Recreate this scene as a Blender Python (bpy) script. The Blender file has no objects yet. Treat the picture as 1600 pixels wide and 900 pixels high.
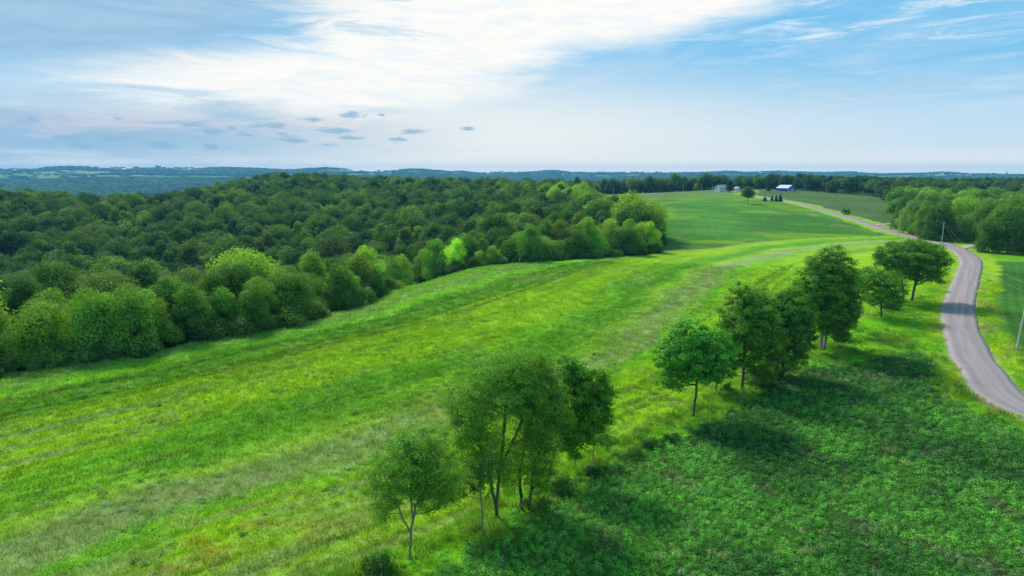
import bpy, math, random
import numpy as np
R = math.radians
rng = np.random.default_rng(7)
random.seed(7)
scene = bpy.context.scene
C = scene.collection

# ------------------------------------------------------------------ camera
CAM_Z = 25.0
PITCH = 9.7
FPX = 1067.0                       # focal length in pixels of the 1600 px wide photograph
cam_d = bpy.data.cameras.new('camera')
cam_d.sensor_width = 36.0
cam_d.lens = FPX / 1600 * 36
cam_d.clip_start = 0.5
cam_d.clip_end = 60000
cam = bpy.data.objects.new('camera', cam_d)
cam.location = (0, 0, CAM_Z)
cam.rotation_euler = (R(90 - PITCH), 0, 0)
C.objects.link(cam)
scene.camera = cam

# ------------------------------------------------------------------ light
SUN_AZ = -30.0                     # degrees from +Y, negative = left
SUN_EL = 42.0
sd = bpy.data.lights.new('sun', 'SUN')
sd.energy = 4.1
sd.angle = R(12.0)
sd.color = (1.0, 0.95, 0.86)
sun = bpy.data.objects.new('sun', sd)
sun.rotation_euler = (R(90 - SUN_EL), 0, R(180 - SUN_AZ))
C.objects.link(sun)
scene.view_settings.view_transform = 'Standard'
scene.view_settings.look = 'None'
scene.view_settings.exposure = 0.42
scene.view_settings.gamma = 1.0
scene.render.engine = 'CYCLES'
scene.cycles.max_bounces = 5
scene.cycles.diffuse_bounces = 3
scene.cycles.transmission_bounces = 3
scene.cycles.glossy_bounces = 1
scene.cycles.volume_bounces = 0
scene.cycles.use_denoising = True
scene.cycles.denoising_prefilter = 'NONE'
scene.cycles.caustics_reflective = False
scene.cycles.caustics_refractive = False


# ---- small node-graph helper
class NG:
    def __init__(s, tree):
        s.t = tree
    def n(s, typ, **kw):
        nd = s.t.nodes.new(typ)
        for k, v in kw.items():
            setattr(nd, k, v)
        return nd
    def link(s, a, b):
        s.t.links.new(a, b)
    def put(s, sock, v):
        if isinstance(v, bpy.types.NodeSocket):
            s.link(v, sock)
        else:
            sock.default_value = v
    def m(s, op, a, b=0.0, c=None, clamp=False):
        nd = s.n('ShaderNodeMath', operation=op)
        nd.use_clamp = clamp
        s.put(nd.inputs[0], a)
        s.put(nd.inputs[1], b)
        if c is not None:
            s.put(nd.inputs[2], c)
        return nd.outputs[0]
    def ss(s, v, lo, hi):
        nd = s.n('ShaderNodeMapRange', interpolation_type='SMOOTHSTEP')
        nd.clamp = True
        s.put(nd.inputs['Value'], v)
        nd.inputs['From Min'].default_value = lo
        nd.inputs['From Max'].default_value = hi
        return nd.outputs[0]
    def mix(s, f, a, b, mode='MIX'):
        nd = s.n('ShaderNodeMix', data_type='RGBA', blend_type=mode)
        nd.clamp_factor = True
        s.put(nd.inputs[0], f)
        for sock, v in ((nd.inputs[6], a), (nd.inputs[7], b)):
            if isinstance(v, tuple) and len(v) == 3:
                v = (*v, 1)
            s.put(sock, v)
        return nd.outputs[2]
    def noise(s, vec, scale, detail=4, rough=0.55, dist=0.0):
        nd = s.n('ShaderNodeTexNoise')
        s.link(vec, nd.inputs['Vector'])
        nd.inputs['Scale'].default_value = scale
        nd.inputs['Detail'].default_value = detail
        nd.inputs['Roughness'].default_value = rough
        nd.inputs['Distortion'].default_value = dist
        return nd.outputs[0]
    def xyz(s, x, y, z=0.0):
        nd = s.n('ShaderNodeCombineXYZ')
        s.put(nd.inputs[0], x); s.put(nd.inputs[1], y); s.put(nd.inputs[2], z)
        return nd.outputs[0]


def build_world():
    w = bpy.data.worlds.new('World')
    scene.world = w
    w.use_nodes = True
    t = w.node_tree
    t.nodes.clear()
    g = NG(t)
    out = g.n('ShaderNodeOutputWorld')
    bg = g.n('ShaderNodeBackground')
    bg.inputs['Strength'].default_value = 0.12
    g.link(bg.outputs[0], out.inputs[0])
    sky = g.n('ShaderNodeTexSky')
    sky.sky_type = 'NISHITA'
    sky.sun_disc = False
    sky.sun_elevation = R(SUN_EL)
    sky.sun_rotation = R(SUN_AZ)
    sky.altitude = 200
    sky.air_density = 1.0
    sky.dust_density = 0.6
    sky.ozone_density = 3.0
    tc = g.n('ShaderNodeTexCoord')
    sep = g.n('ShaderNodeSeparateXYZ')
    g.link(tc.outputs['Generated'], sep.inputs[0])
    X, Y, Z = sep.outputs
    az = g.m('ARCTAN2', X, Y)                                   # radians, + right
    el = g.m('ARCSINE', Z)
    K = 1 / (0.12 * 1.338)
    skyc = sky.outputs[0]
    # clear air: clean blue aloft, paler towards the horizon (a share of the Nishita sky stays)
    blue = g.mix(g.ss(el, 0.0, 0.16), (0.72 * K, 0.84 * K, 0.88 * K), (0.19 * K, 0.55 * K, 0.86 * K))
    base = g.mix(0.95, skyc, blue)
    # broad streaked noise, stretched along the horizon
    low = g.m('MAXIMUM', el, 0.0)
    px = g.m('DIVIDE', az, g.m('ADD', low, 0.12))
    py = g.m('DIVIDE', 1.0, g.m('ADD', low, 0.12))
    vec = g.xyz(g.m('MULTIPLY', px, 1.0), g.m('MULTIPLY', py, 1.3), 0.3)
    n1 = g.noise(vec, 1.1, 8, 0.62, 0.6)
    vec2 = g.xyz(g.m('MULTIPLY', az, 6.0), g.m('MULTIPLY', el, 46.0), 2.0)
    n2 = g.noise(vec2, 1.0, 9, 0.66, 0.9)
    vec3 = g.xyz(g.m('MULTIPLY', az, 16.0), g.m('MULTIPLY', el, 90.0), 5.0)
    n3 = g.noise(vec3, 1.0, 6, 0.6, 0.4)
    jit = g.m('MULTIPLY_ADD', n2, 0.10, -0.05)
    jit2 = g.m('MULTIPLY_ADD', n1, 0.08, -0.04)
    azj = g.m('ADD', az, g.m('MULTIPLY_ADD', n2, 0.30, -0.15))
    elj = g.m('ADD', el, g.m('ADD', g.m('MULTIPLY', jit, 0.45), g.m('MULTIPLY', jit2, 0.7)))

    def ell(a0, e0, ra, re, lo=1.35, hi=0.55, A=azj, E=elj):
        dx = g.m('DIVIDE', g.m('SUBTRACT', A, a0), ra)
        dy = g.m('DIVIDE', g.m('SUBTRACT', E, e0), re)
        d = g.m('SQRT', g.m('ADD', g.m('MULTIPLY', dx, dx), g.m('MULTIPLY', dy, dy)))
        return g.ss(d, lo, hi)
    # low veil of cream haze over the left and middle of the horizon
    veil = g.m('MULTIPLY', g.m('MULTIPLY', g.ss(az, 0.62, -0.05), g.ss(az, -0.85, -0.30)), g.ss(el, 0.19, 0.03))
    c = g.mix(g.m('MULTIPLY', veil, 0.95), base, (0.93 * K, 0.94 * K, 0.89 * K))
    c = g.mix(g.m('MULTIPLY', g.ss(el, 0.035, 0.0), 0.85), c, (1.12 * K, 1.06 * K, 0.90 * K))
    # thin high veil everywhere, streaky
    thin = g.m('MULTIPLY', g.ss(n1, 0.42, 0.75), g.ss(el, 0.02, 0.12))
    c = g.mix(g.m('MULTIPLY', thin, 0.28), c, (0.80 * K, 0.88 * K, 0.96 * K))
    # lilac-blue veil lower left
    lil = ell(-0.60, 0.045, 0.42, 0.045, 1.5, 0.2)
    c = g.mix(g.m('MULTIPLY', lil, 0.92), c, (0.30 * K, 0.52 * K, 0.72 * K))
    pinkb = g.m('MULTIPLY', ell(-0.42, 0.062, 0.34, 0.022, 1.5, 0.2), g.ss(n2, 0.35, 0.65))
    c = g.mix(g.m('MULTIPLY', pinkb, 0.6), c, (0.80 * K, 0.72 * K, 0.76 * K))
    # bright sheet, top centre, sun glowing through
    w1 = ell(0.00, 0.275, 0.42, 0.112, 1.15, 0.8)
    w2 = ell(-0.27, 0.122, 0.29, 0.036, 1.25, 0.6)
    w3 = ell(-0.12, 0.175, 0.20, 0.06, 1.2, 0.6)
    w4 = ell(-0.12, 0.66, 0.80, 0.46, 1.15, 0.75)  # sheet carried on above the view, added for soft ambient light
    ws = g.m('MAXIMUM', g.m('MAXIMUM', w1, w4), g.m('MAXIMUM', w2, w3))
    c = g.mix(ws, c, g.mix(g.ss(n3, 0.3, 0.6), (0.88 * K, 0.95 * K, 0.98 * K), g.mix(ell(R(SUN_AZ), R(SUN_EL), 0.75, 0.50, 1.0, 0.0), (1.02 * K, 1.00 * K, 0.95 * K), (1.6 * K, 1.56 * K, 1.48 * K))))  # unseen upper sheet brightened round the sun to fill the shadows
    # blue-grey cloud upper left
    gc = ell(-0.78, 0.215, 0.52, 0.10, 1.15, 0.75)
    gcol = g.mix(g.ss(n2, 0.3, 0.7), (0.30 * K, 0.52 * K, 0.74 * K), (0.40 * K, 0.60 * K, 0.79 * K))
    c = g.mix(g.m('MULTIPLY', gc, 0.95), c, gcol)
    # grey-blue streaks crossing the sheet
    st = g.m('MULTIPLY', g.ss(n2, 0.52, 0.66), ell(-0.20, 0.215, 0.22, 0.05, 1.4, 0.3))
    c = g.mix(g.m('MULTIPLY', st, 0.8), c, (0.50 * K, 0.70 * K, 0.85 * K))
    # wisps towards the right
    vw = g.xyz(g.m('ADD', g.m('MULTIPLY', az, 4.0), g.m('MULTIPLY', el, -7.0)), g.m('MULTIPLY', el, 34.0), 9.0)
    nw = g.noise(vw, 1.9, 10, 0.68, 0.7)
    wi = g.m('MULTIPLY', g.ss(nw, 0.46, 0.74), g.m('MULTIPLY', g.ss(el, 0.12, 0.19), g.ss(az, 0.0, 0.3)))
    c = g.mix(g.m('MULTIPLY', wi, 0.9), c, (0.94 * K, 0.97 * K, 1.0 * K))
    wl = g.m('MULTIPLY', g.ss(nw, 0.50, 0.72), g.m('MULTIPLY', g.ss(el, 0.04, 0.09), g.ss(az, 0.2, 0.5)))
    c = g.mix(g.m('MULTIPLY', wl, 0.35), c, (0.86 * K, 0.92 * K, 0.98 * K))
    # small flat-based puffs low on the left and middle
    azp = g.m('ADD', az, g.m('MULTIPLY_ADD', n3, 0.050, -0.025))
    elp = g.m('ADD', el, g.m('MULTIPLY_ADD', g.noise(vec3, 2.3, 4, .6, 0.2), 0.016, -0.008))
    puffs = [(317, 197, 22, 4), (343, 207, 12, 3), (372, 203, 10, 2), (388, 210, 10, 3), (413, 197, 12, 3),
             (434, 196, 14, 4), (463, 219, 20, 5), (452, 210, 6, 2), (495, 187, 14, 2.5), (532, 204, 26, 4),
             (553, 180, 12, 4), (553, 215, 14, 3), (625, 218, 12, 3), (650, 205, 16, 4), (735, 200, 11, 2.5),
             (71, 189, 11, 2.5), (122, 217, 25, 4), (190, 217, 22, 4), (265, 228, 22, 5), (140, 229, 22, 4),
             (335, 230, 12, 3), (515, 226, 12, 2), (576, 180, 5, 1.5), (602, 181, 5, 1.5), (204, 188, 7, 1.5)]
    acc = None
    for (a, b, ra, rb) in puffs:
        aa = math.atan((a - 800) / FPX)
        e0 = (450 - b) / FPX
        ee = math.atan(e0) - R(PITCH)
        ee *= math.cos(aa) ** 0.9
        e = ell(aa, ee, ra / FPX * math.cos(aa) ** 2, rb / FPX, 1.6, 0.4, azp, elp)
        acc = e if acc is None else g.m('MAXIMUM', acc, e)
    c = g.mix(g.m('MULTIPLY', acc, 0.85), c, (0.30 * K, 0.51 * K, 0.68 * K))
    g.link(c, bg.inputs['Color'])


build_world()

# ------------------------------------------------------------------ numpy noise
def _h(ix, iy, seed):
    v = (ix.astype(np.int64) * 374761393 + iy.astype(np.int64) * 668265263 + seed * 1442695041) & 0xffffffff
    v = ((v ^ (v >> 13)) * 1274126177) & 0xffffffff
    return ((v ^ (v >> 16)) & 0xffffff) / float(0xffffff)


def vn(x, y, seed=0):
    xi = np.floor(x); yi = np.floor(y)
    fx = x - xi; fy = y - yi
    fx = fx * fx * (3 - 2 * fx); fy = fy * fy * (3 - 2 * fy)
    a = _h(xi, yi, seed); b = _h(xi + 1, yi, seed)
    c = _h(xi, yi + 1, seed); d = _h(xi + 1, yi + 1, seed)
    return (a * (1 - fx) + b * fx) * (1 - fy) + (c * (1 - fx) + d * fx) * fy


def fbm(x, y, seed=0, oct=4, rough=0.5):
    s = 0; a = 1; t = 0
    for o in range(oct):
        s = s + a * vn(x * 2 ** o + o * 17.3, y * 2 ** o - o * 9.1, seed + o)
        t += a; a *= rough
    return s / t


def sstep(v, lo, hi):
    t = np.clip((v - lo) / (hi - lo), 0, 1)
    return t * t * (3 - 2 * t)


# ------------------------------------------------------------------ terrain height
def _cp():
    rows = {
        -500: [(20, 0), (45, 0), (70, -1), (100, -5), (150, -12), (220, -16), (320, -11), (460, -2), (620, -15), (950, -55)],
        0: [(20, 0), (50, 0), (80, 0), (96, -.6), (112, -6), (140, -14), (200, -20), (300, -14), (400, -3), (470, 0), (600, -15), (900, -55)],
        200: [(20, 0), (55, 0), (92, 0), (107, -.8), (122, -6), (150, -14), (200, -20), (260, -18), (350, -9), (450, -4), (600, -16), (900, -52)],
        400: [(20, 0), (60, 0), (105, 0), (119, -.8), (135, -6), (165, -14), (220, -18), (320, -10), (450, -3), (600, 3), (700, 6), (850, -2), (1100, -45)],
        600: [(20, 0), (80, 0), (135, 0), (148, -.8), (165, -5), (192, -11), (240, -13), (330, -7), (450, -2), (600, 3), (680, 5), (850, -2), (1100, -45)],
        750: [(20, 0), (90, 0), (175, 0), (210, -3), (270, -6), (350, -4), (450, 0), (550, 3), (680, 4), (900, -14), (1100, -45)],
        860: [(20, 0), (100, 0), (190, 0), (230, -1.5), (300, -2), (400, 1), (500, 4.7), (600, 4), (900, -15), (1100, -40)],
        1000: [(20, 0), (100, 0), (205, 0), (240, -.5), (300, 1.5), (400, 4.5), (500, 6.8), (600, 6), (900, -15), (1100, -35)],
        1130: [(20, 0), (100, 0), (180, 0), (230, -.3), (310, 2.9), (400, 5.9), (560, 9.4), (700, 6), (900, -8), (1200, -30)],
        1230: [(20, 0), (100, 0), (180, 0), (235, 0), (300, 1.6), (363, 4.2), (436, 6.5), (590, 8.4), (760, 6), (1000, -4), (1300, -25)],
        1372: [(20, 0), (100, 0), (180, 0), (250, 0), (298, 1), (350, 2.2), (450, 4.2), (650, 5), (900, 2), (1400, -15)],
        1550: [(20, 0), (100, 0), (200, 0), (300, 0), (450, 1), (700, 3), (1000, 4.0), (1600, -6)],
        2100: [(20, 0), (100, 0), (200, 0), (300, 0), (450, 1), (700, 3), (1000, 4.0), (1600, -6)],
    }
    P = []; Zv = []
    for px, lst in rows.items():
        th = math.atan((px - 800) / FPX)
        for (y, z) in lst:
            r = y / math.cos(th)
            P.append((th * 3.0, math.log(r))); Zv.append(z)
    return np.array(P), np.array(Zv, float)


_P, _Z = _cp()


def _tpsk(d2):
    return 0.5 * d2 * np.log(d2 + 1e-9)


def _fit():
    n = len(_P)
    d2 = ((_P[:, None] - _P[None]) ** 2).sum(-1)
    A = np.zeros((n + 3, n + 3))
    A[:n, :n] = _tpsk(d2) + np.eye(n) * 0.002
    A[:n, n] = 1; A[:n, n + 1:] = _P
    A[n, :n] = 1; A[n + 1:, :n] = _P.T
    b = np.zeros(n + 3); b[:n] = _Z
    return np.linalg.solve(A, b)


_W = _fit()


def near_h(th, r):
    a = np.clip(th, -0.88, 0.88) * 3.0
    b = np.log(np.clip(r, 22, 1700))
    out = _W[-3] + _W[-2] * a + _W[-1] * b
    for i in range(len(_P)):
        out = out + _W[i] * _tpsk((a - _P[i, 0]) ** 2 + (b - _P[i, 1]) ** 2)
    return out


def far_h(th, r):
    x = r * np.sin(th); y = r * np.cos(th)
    crest = np.interp(th, [-1.2, -0.64, -0.5, -0.3, 0.0, 0.3, 0.55, 0.75, 1.3], [38, 36, 36, 36, 26, 14, -2, -8, -10])
    n = fbm(x / 1300, y / 1300, 11, 5, 0.5) - 0.5
    n2 = fbm(x / 420, y / 420, 23, 4, 0.55) - 0.5
    prof = np.interp(r, [900, 1300, 2000, 2700, 3400, 4300, 5200, 6200, 7500, 11000, 22000],
                     [-40, -70, -95, -95, -70, -46, -34, 0, -45, -60, -60])
    right = sstep(th, 0.35, 0.62)
    profr = np.interp(r, [900, 1600, 2600, 3600, 4600, 6200, 7500, 22000], [-4, -16, -34, -26, -24, 0, -45, -60])
    prof = prof * (1 - right) + profr * right
    sc = 1 - sstep(r, 5200, 6100) * 0.45
    sky = (fbm(th * 16 + 3, 0 * th, 301, 3, .6) - .5) * 46 * sstep(r, 4600, 5900)
    return prof + sky + crest * sstep(r, 2500, 6000) + n * 75 * sc * sstep(r, 900, 2200) * (1 - .6 * right) + n2 * 44 * sc * (1 - .6 * right)


def smooth_tan(th, r):
    return th


def H(x, y):
    x = np.asarray(x, float); y = np.asarray(y, float)
    th = np.arctan2(x, y); r = np.hypot(x, y)
    back = sstep(np.abs(th), 1.0, 2.4)
    zn = near_h(th, r) * (1 - back)
    zn = zn * sstep(r, 30, 70)
    zn = zn + (fbm(x / 14, y / 14, 5, 3) - .5) * 0.5 * sstep(r, 20, 60)
    zf = far_h(th, r)
    w = sstep(r, 900, 1500)
    return zn * (1 - w) + zf * w


def h1(x, y):
    return float(H(np.array([x]), np.array([y]))[0])


cp, sp = math.cos(R(PITCH)), math.sin(R(PITCH))


def ray(px, py):
    a = (px - 800) / FPX; b = (450 - py) / FPX
    return np.array([a, cp + b * sp, -sp + b * cp])


def ground(px, py, dmin=25, dmax=1500):
    d = ray(px, py)
    t = np.geomspace(dmin, dmax, 900)
    z = CAM_Z + d[2] * t - H(d[0] * t, d[1] * t)
    k = np.nonzero(z < 0)[0]
    if len(k) == 0:
        k = len(t) - 1; tt = t[k]
    else:
        k = k[0]
        if k == 0:
            tt = t[0]
        else:
            f = z[k - 1] / (z[k - 1] - z[k]); tt = t[k - 1] + f * (t[k] - t[k - 1])
    x, y = d[0] * tt, d[1] * tt
    return (x, y, h1(x, y))


def at_dist(px, y):
    return ((px - 800) / FPX * (y * cp + 0.0) * 1.0, y)


def depth(p):
    return p[1] * cp + (CAM_Z - p[2]) * sp


# ------------------------------------------------------------------ curves of the place (world metres)
def spline(pts, step):
    pts = [np.array(p[:2], float) for p in pts]
    pts = [2 * pts[0] - pts[1]] + pts + [2 * pts[-1] - pts[-2]]
    out = []
    for i in range(1, len(pts) - 2):
        p0, p1, p2, p3 = pts[i - 1:i + 3]
        n = max(2, int(np.linalg.norm(p2 - p1) / step))
        for k in range(n):
            t = k / n
            out.append(0.5 * ((2 * p1) + (-p0 + p2) * t + (2 * p0 - 5 * p1 + 4 * p2 - p3) * t * t + (-p0 + 3 * p1 - 3 * p2 + p3) * t ** 3))
    out.append(pts[-2])
    return np.array(out)


ROAD_PX = [(1531, 574), (1511, 538), (1498.5, 502), (1500, 467), (1511.5, 431), (1517, 408), (1504, 394), (1482, 383),
           (1459, 376), (1412, 366.5), (1372, 355), (1331, 341.5), (1287.5, 329), (1256, 320), (1225, 314.5)]
road_c = [ground(*p) for p in ROAD_PX]
g0 = ground(1604, 640)
road_c = [(g0[0] + 30, g0[1] - 42), (g0[0] + 9.5, g0[1] - 14)] + [g0] + road_c
e = road_c[-1]
road_c += [(e[0] - 4, e[1] + 30), (e[0] - 2, e[1] + 70), (e[0] + 18, e[1] + 120), (e[0] + 60, e[1] + 260)]
ROAD = spline(road_c, 2.0)
STRIP = spline([(-95, -20), (-60, 14)] + [ground(*p) for p in [(0, 872), (250, 790), (500, 712), (650, 660), (800, 600), (930, 555), (1050, 478), (1110, 430), (1200, 400), (1340, 380)]] + [(190, 262), (300, 300)], 3.0)
EDGE_PX = [(0, 587), (150, 566), (300, 537), (460, 507), (530, 487), (600, 464), (650, 446), (700, 430), (800, 412), (900, 405), (1000, 398), (1024, 395)]
edge_w = [ground(*p) for p in EDGE_PX]
e0 = edge_w[0]
FOREST_POLY = [(-260, -40), (-150, 20), (e0[0] - 25, e0[1] - 24)] + [(p[0], p[1]) for p in edge_w] + \
              [(49, 226), (54, 250), (50, 290), (46, 330), (44, 380), (34, 430), (16, 480), (-12, 520), (-60, 560),
               (-40, 620), (60, 650), (120, 640), (190, 622), (205, 660), (180, 720), (0, 800), (-1200, 900), (-1500, 0)]
FOREST_POLY = np.array(FOREST_POLY)


def inpoly(x, y, poly):
    ins = np.zeros(x.shape, bool)
    n = len(poly)
    j = n - 1
    for i in range(n):
        xi, yi = poly[i]; xj, yj = poly[j]
        c = ((yi > y) != (yj > y))
        with np.errstate(divide='ignore', invalid='ignore'):
            xx = (xj - xi) * (y - yi) / (yj - yi) + xi
        ins ^= c & (x < xx)
        j = i
    return ins


def curve_sd(x, y, cv):
    """signed distance (+ to the left of the direction of travel) and arc length"""
    x = np.asarray(x, float); y = np.asarray(y, float)
    best = np.full(x.shape, 1e18); sg = np.zeros(x.shape); al = np.zeros(x.shape)
    L = 0.0
    for i in range(len(cv) - 1):
        a = cv[i]; d = cv[i + 1] - a; l = math.hypot(*d)
        t = np.clip(((x - a[0]) * d[0] + (y - a[1]) * d[1]) / (l * l), 0, 1)
        ex = x - a[0] - t * d[0]; ey = y - a[1] - t * d[1]
        q = ex * ex + ey * ey
        m = q < best
        best = np.where(m, q, best)
        sg = np.where(m, np.sign(d[0] * ey - d[1] * ex), sg)
        al = np.where(m, L + t * l, al)
        L += l
    return np.sqrt(best) * sg, al


HEDGE = spline([(-60, 6), (-30, 24)] + [ground(*p) for p in [(640, 872), (790, 800), (905, 732), (1083, 650), (1165, 604), (1283, 545), (1378, 496), (1420, 472)]], 3.0)
_e = HEDGE[-1]
HEDGE_END = (_e[0], _e[1])
SWALE = spline([(48, 216)] + [ground(*p) for p in [(1120, 388), (1190, 378), (1300, 371), (1400, 367)]], 4.0)

# crop field boundary polygon (between hedgerow, road verge and the bright grass at its far end)
crop_px = [(1330, 572), (1400, 552), (1455, 548), (1480, 572)]
_hp = [HEDGE[i] for i in range(8, len(HEDGE)) if HEDGE[i][1] < 88]
CROP_POLY = []
for i in range(len(HEDGE) - 1):
    if HEDGE[i][1] < 90:
        d = HEDGE[i + 1] - HEDGE[i]; d = d / np.linalg.norm(d)
        CROP_POLY.append((HEDGE[i][0] + d[1] * 1.8, HEDGE[i][1] - d[0] * 1.8))
CROP_POLY += [ground(*p)[:2] for p in crop_px]
for i in range(len(ROAD) - 1, -1, -1):
    if ROAD[i][1] < ground(1480, 575)[1]:
        k = min(i, len(ROAD) - 2)
        d = ROAD[k + 1] - ROAD[k]; d = d / np.linalg.norm(d)
        CROP_POLY.append((ROAD[i][0] - d[1] * 5.6, ROAD[i][1] + d[0] * 5.6))
CROP_POLY += [(140, -60), (-60, -60)]
CROP_POLY = np.array(CROP_POLY)


def lerp3(a, b, t):
    t = t[..., None]
    return a * (1 - t) + b * t


def col(*c):
    return np.array(c, float)


LIME = col(.222, .415, .008)
GREEN = col(.100, .275, .012)
DKGREEN = col(.028, .140, .010)
PALE = col(.235, .300, .120)
STRAW = col(.330, .290, .130)
RUST = col(.250, .170, .030)
CROP = col(.048, .178, .022)
SOY = col(.042, .140, .016)
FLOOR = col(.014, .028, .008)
VERGE = col(.130, .330, .010)


def field_colour(x, y, soil=1.0):
    """colour of what grows at (x, y) + region code: 0 hay, 1 crop, 2 hill field, 3 floor, 4 verge, 5 right crop, 6 far"""
    x = np.asarray(x, float); y = np.asarray(y, float)
    r = np.hypot(x, y)
    s, t = curve_sd(x, y, STRIP)
    jx = (fbm(x / 5, y / 5, 31, 3) - .5) * 5
    jy = (fbm(x / 5, y / 5, 37, 3) - .5) * 5
    big = fbm(x / 40, y / 40, 3, 4)
    st = fbm(t / 22, s / 2.6, 41, 4, .6)                  # streaks along the mowing direction
    st2 = fbm(t / 9, s / 1.1, 43, 3, .6)
    fine = fbm(x / 1.6, y / 1.6, 47, 3, .6)
    sj = s + (fbm(t / 16, s / 12, 51, 3) - .5) * 7
    # ramp across the hay field
    ks = [-30, -20, -14, -8, -4.5, -2.5, 1.5, 4, 7, 9, 13, 16, 22, 29, 31, 37, 40, 46, 60]
    kc = [LIME, LIME, LIME * .98, LIME * .92, GREEN * 1.25, lerp3(PALE, GREEN, np.array(.25)), lerp3(PALE, GREEN, np.array(.35)), lerp3(PALE, LIME, np.array(.75)), GREEN * 1.0, GREEN * .85, GREEN * 1.15,
          LIME * .85, LIME * .92, LIME * .7, GREEN * .85, GREEN * .8, GREEN * 1.35, lerp3(GREEN, PALE, np.array(.42)), GREEN * 1.1]
    kc = np.array([np.asarray(c).reshape(3) for c in kc])
    base = np.stack([np.interp(sj, ks, kc[:, i]) for i in range(3)], -1)
    c = base
    c = lerp3(c, np.broadcast_to(GREEN * .8, c.shape), sstep(st, .50, .75) * .5)
    c = lerp3(c, np.broadcast_to(LIME, c.shape), sstep(1 - st, .50, .72) * .35)
    c = lerp3(c, np.broadcast_to(PALE * .9, c.shape), sstep(st2 * .6 + big * .5, .62, .78) * .55)
    c = lerp3(c, np.broadcast_to(STRAW * .8, c.shape), sstep(fbm(t / 7, s / 1.6, 61, 4), .66, .80) * .5 * sstep(s, 6, 0))
    # rusty bare patches low in the frame
    rp = sstep(fbm(x / 3.2, y / 2.0, 67, 3), .55, .70) * sstep(s, -3, -6) * sstep(s, -15, -9) * sstep(x, 2, -6)
    c = lerp3(c, np.broadcast_to(RUST, c.shape), rp * .42)
    # wheel tracks
    for s0, w0, k0 in ((29.0, .5, .62), (31.4, .5, .62), (36.4, .55, .6), (-11.6, .42, .6), (-13.6, .42, .6), (-16.4, .35, .5), (24.4, .45, .3)):
        wob = (fbm(t / 30, 0 * t, 71 + int(abs(s0)), 2) - .5) * 2.0
        tr = np.exp(-((s - s0 - wob) / w0) ** 2) * sstep(fbm(t / 12, 0 * t + s0, 73, 2), .15, .35)
        c = lerp3(c, np.broadcast_to(DKGREEN * .5, c.shape), tr * k0)
    row = np.sin(s * 3.9 + 5 * fbm(t / 18, s / 5, 171, 2))
    c = c * (1 + .16 * row * sstep(fbm(x / 12, y / 12, 173, 3), .35, .6) * sstep(y, 120, 80))[..., None]
    reg = np.zeros(x.shape, int)
    # bright grass round the hedgerow far end / strip before the road
    hd, ht = curve_sd(x, y, HEDGE)
    # hill field beyond the swale
    sw, _ = curve_sd(x, y, SWALE)
    rd, rt = curve_sd(x, y, ROAD)
    rdist = np.abs(rd)
    left_of_road = rd > 0
    hill = (y > 190) & left_of_road & ((sw > 0) | (y > 275)) & ~((x < 30) & (y < 215))
    soy = lerp3(np.broadcast_to(SOY * 1.05, c.shape), np.broadcast_to(SOY * 1.4, c.shape), sstep(fbm(x / 30, y / 60, 81, 4), .40, .62))
    soy = lerp3(soy, np.broadcast_to(LIME * .6, c.shape), sstep(fbm(x / 26, y / 22, 83, 4), .56, .70) * .7)
    soy = lerp3(soy, np.broadcast_to(STRAW * .7, c.shape), sstep(fbm(x / 9, y / 16, 85, 3), .72, .82) * .6)
    rows = .5 + .5 * np.sin((x * .35 + y * .94) / 3.2 + 2.5 * fbm(x / 60, y / 60, 87, 2) * 6)
    soy = soy * (0.90 + .16 * rows)[..., None]
    crest = sstep(y, 455, 480)
    soy = lerp3(soy, np.broadcast_to(PALE * .55, c.shape), crest * .5)
    c = np.where(hill[..., None], soy, c); reg = np.where(hill, 2, reg)
    # thin straw line along the swale
    sl = np.exp(-((sw + 0.3) / 1.0) ** 2) * (y > 200) * left_of_road * (x < 105) * (x > 40)
    c = lerp3(c, np.broadcast_to(STRAW * .8, c.shape), sl * .8)
    # near crop field
    xc = x + jx * .6 + (_h(np.floor(x * 2), np.floor(y * 2), 9) - .5) * 3.0; yc = y + jy * .6 + (_h(np.floor(x * 2), np.floor(y * 2), 19) - .5) * 3.0
    crop = inpoly(xc, yc, CROP_POLY) & (rd > 4.2)
    cr = lerp3(np.broadcast_to(CROP * .75, c.shape), np.broadcast_to(CROP * np.array([1.75, 1.45, 1.2]), c.shape), sstep(fbm(x / 8, y / 8, 91, 4), .35, .65))
    cr = lerp3(cr, np.broadcast_to(PALE * .45, c.shape), sstep(fbm(x / 3.5, y / 3.5, 93, 3), .70, .82) * .6)
    c = np.where(crop[..., None], cr * soil, c); reg = np.where(crop, 1, reg)
    # grass between crop and hedge/road (left side of the road, before the bend)
    vg = left_of_road & ~crop & (hd < 2.0) & (y < HEDGE_END[1] + 25) & (s < -6)
    vc = lerp3(np.broadcast_to(VERGE * .8, c.shape), np.broadcast_to(VERGE * 1.2, c.shape), sstep(fbm(x / 4, y / 4, 95, 4), .35, .65))
    vc = lerp3(vc, np.broadcast_to(GREEN * .7, c.shape), sstep(fbm(x / 7, y / 3, 97, 3), .5, .7) * .7)
    c = np.where(vg[..., None], vc, c); reg = np.where(vg, 4, reg)
    # right of the road
    right = ~left_of_road
    rc = lerp3(np.broadcast_to(SOY * .8, c.shape), np.broadcast_to(SOY * 1.15, c.shape), sstep(fbm(x / 18, y / 18, 101, 4), .35, .65))
    rc = rc * (0.92 + .12 * np.sin(rd * 3.6))[..., None]
    rc = np.where((y > 262)[..., None], lerp3(rc, np.broadcast_to(PALE * .42, c.shape), np.full(x.shape, .45)), rc)
    lawn = right & (((y > 190) & (y < 262)))
    rc = np.where(lawn[..., None], VERGE * .85, rc)
    c = np.where(right[..., None], rc, c); reg = np.where(right, 5, reg)
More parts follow.
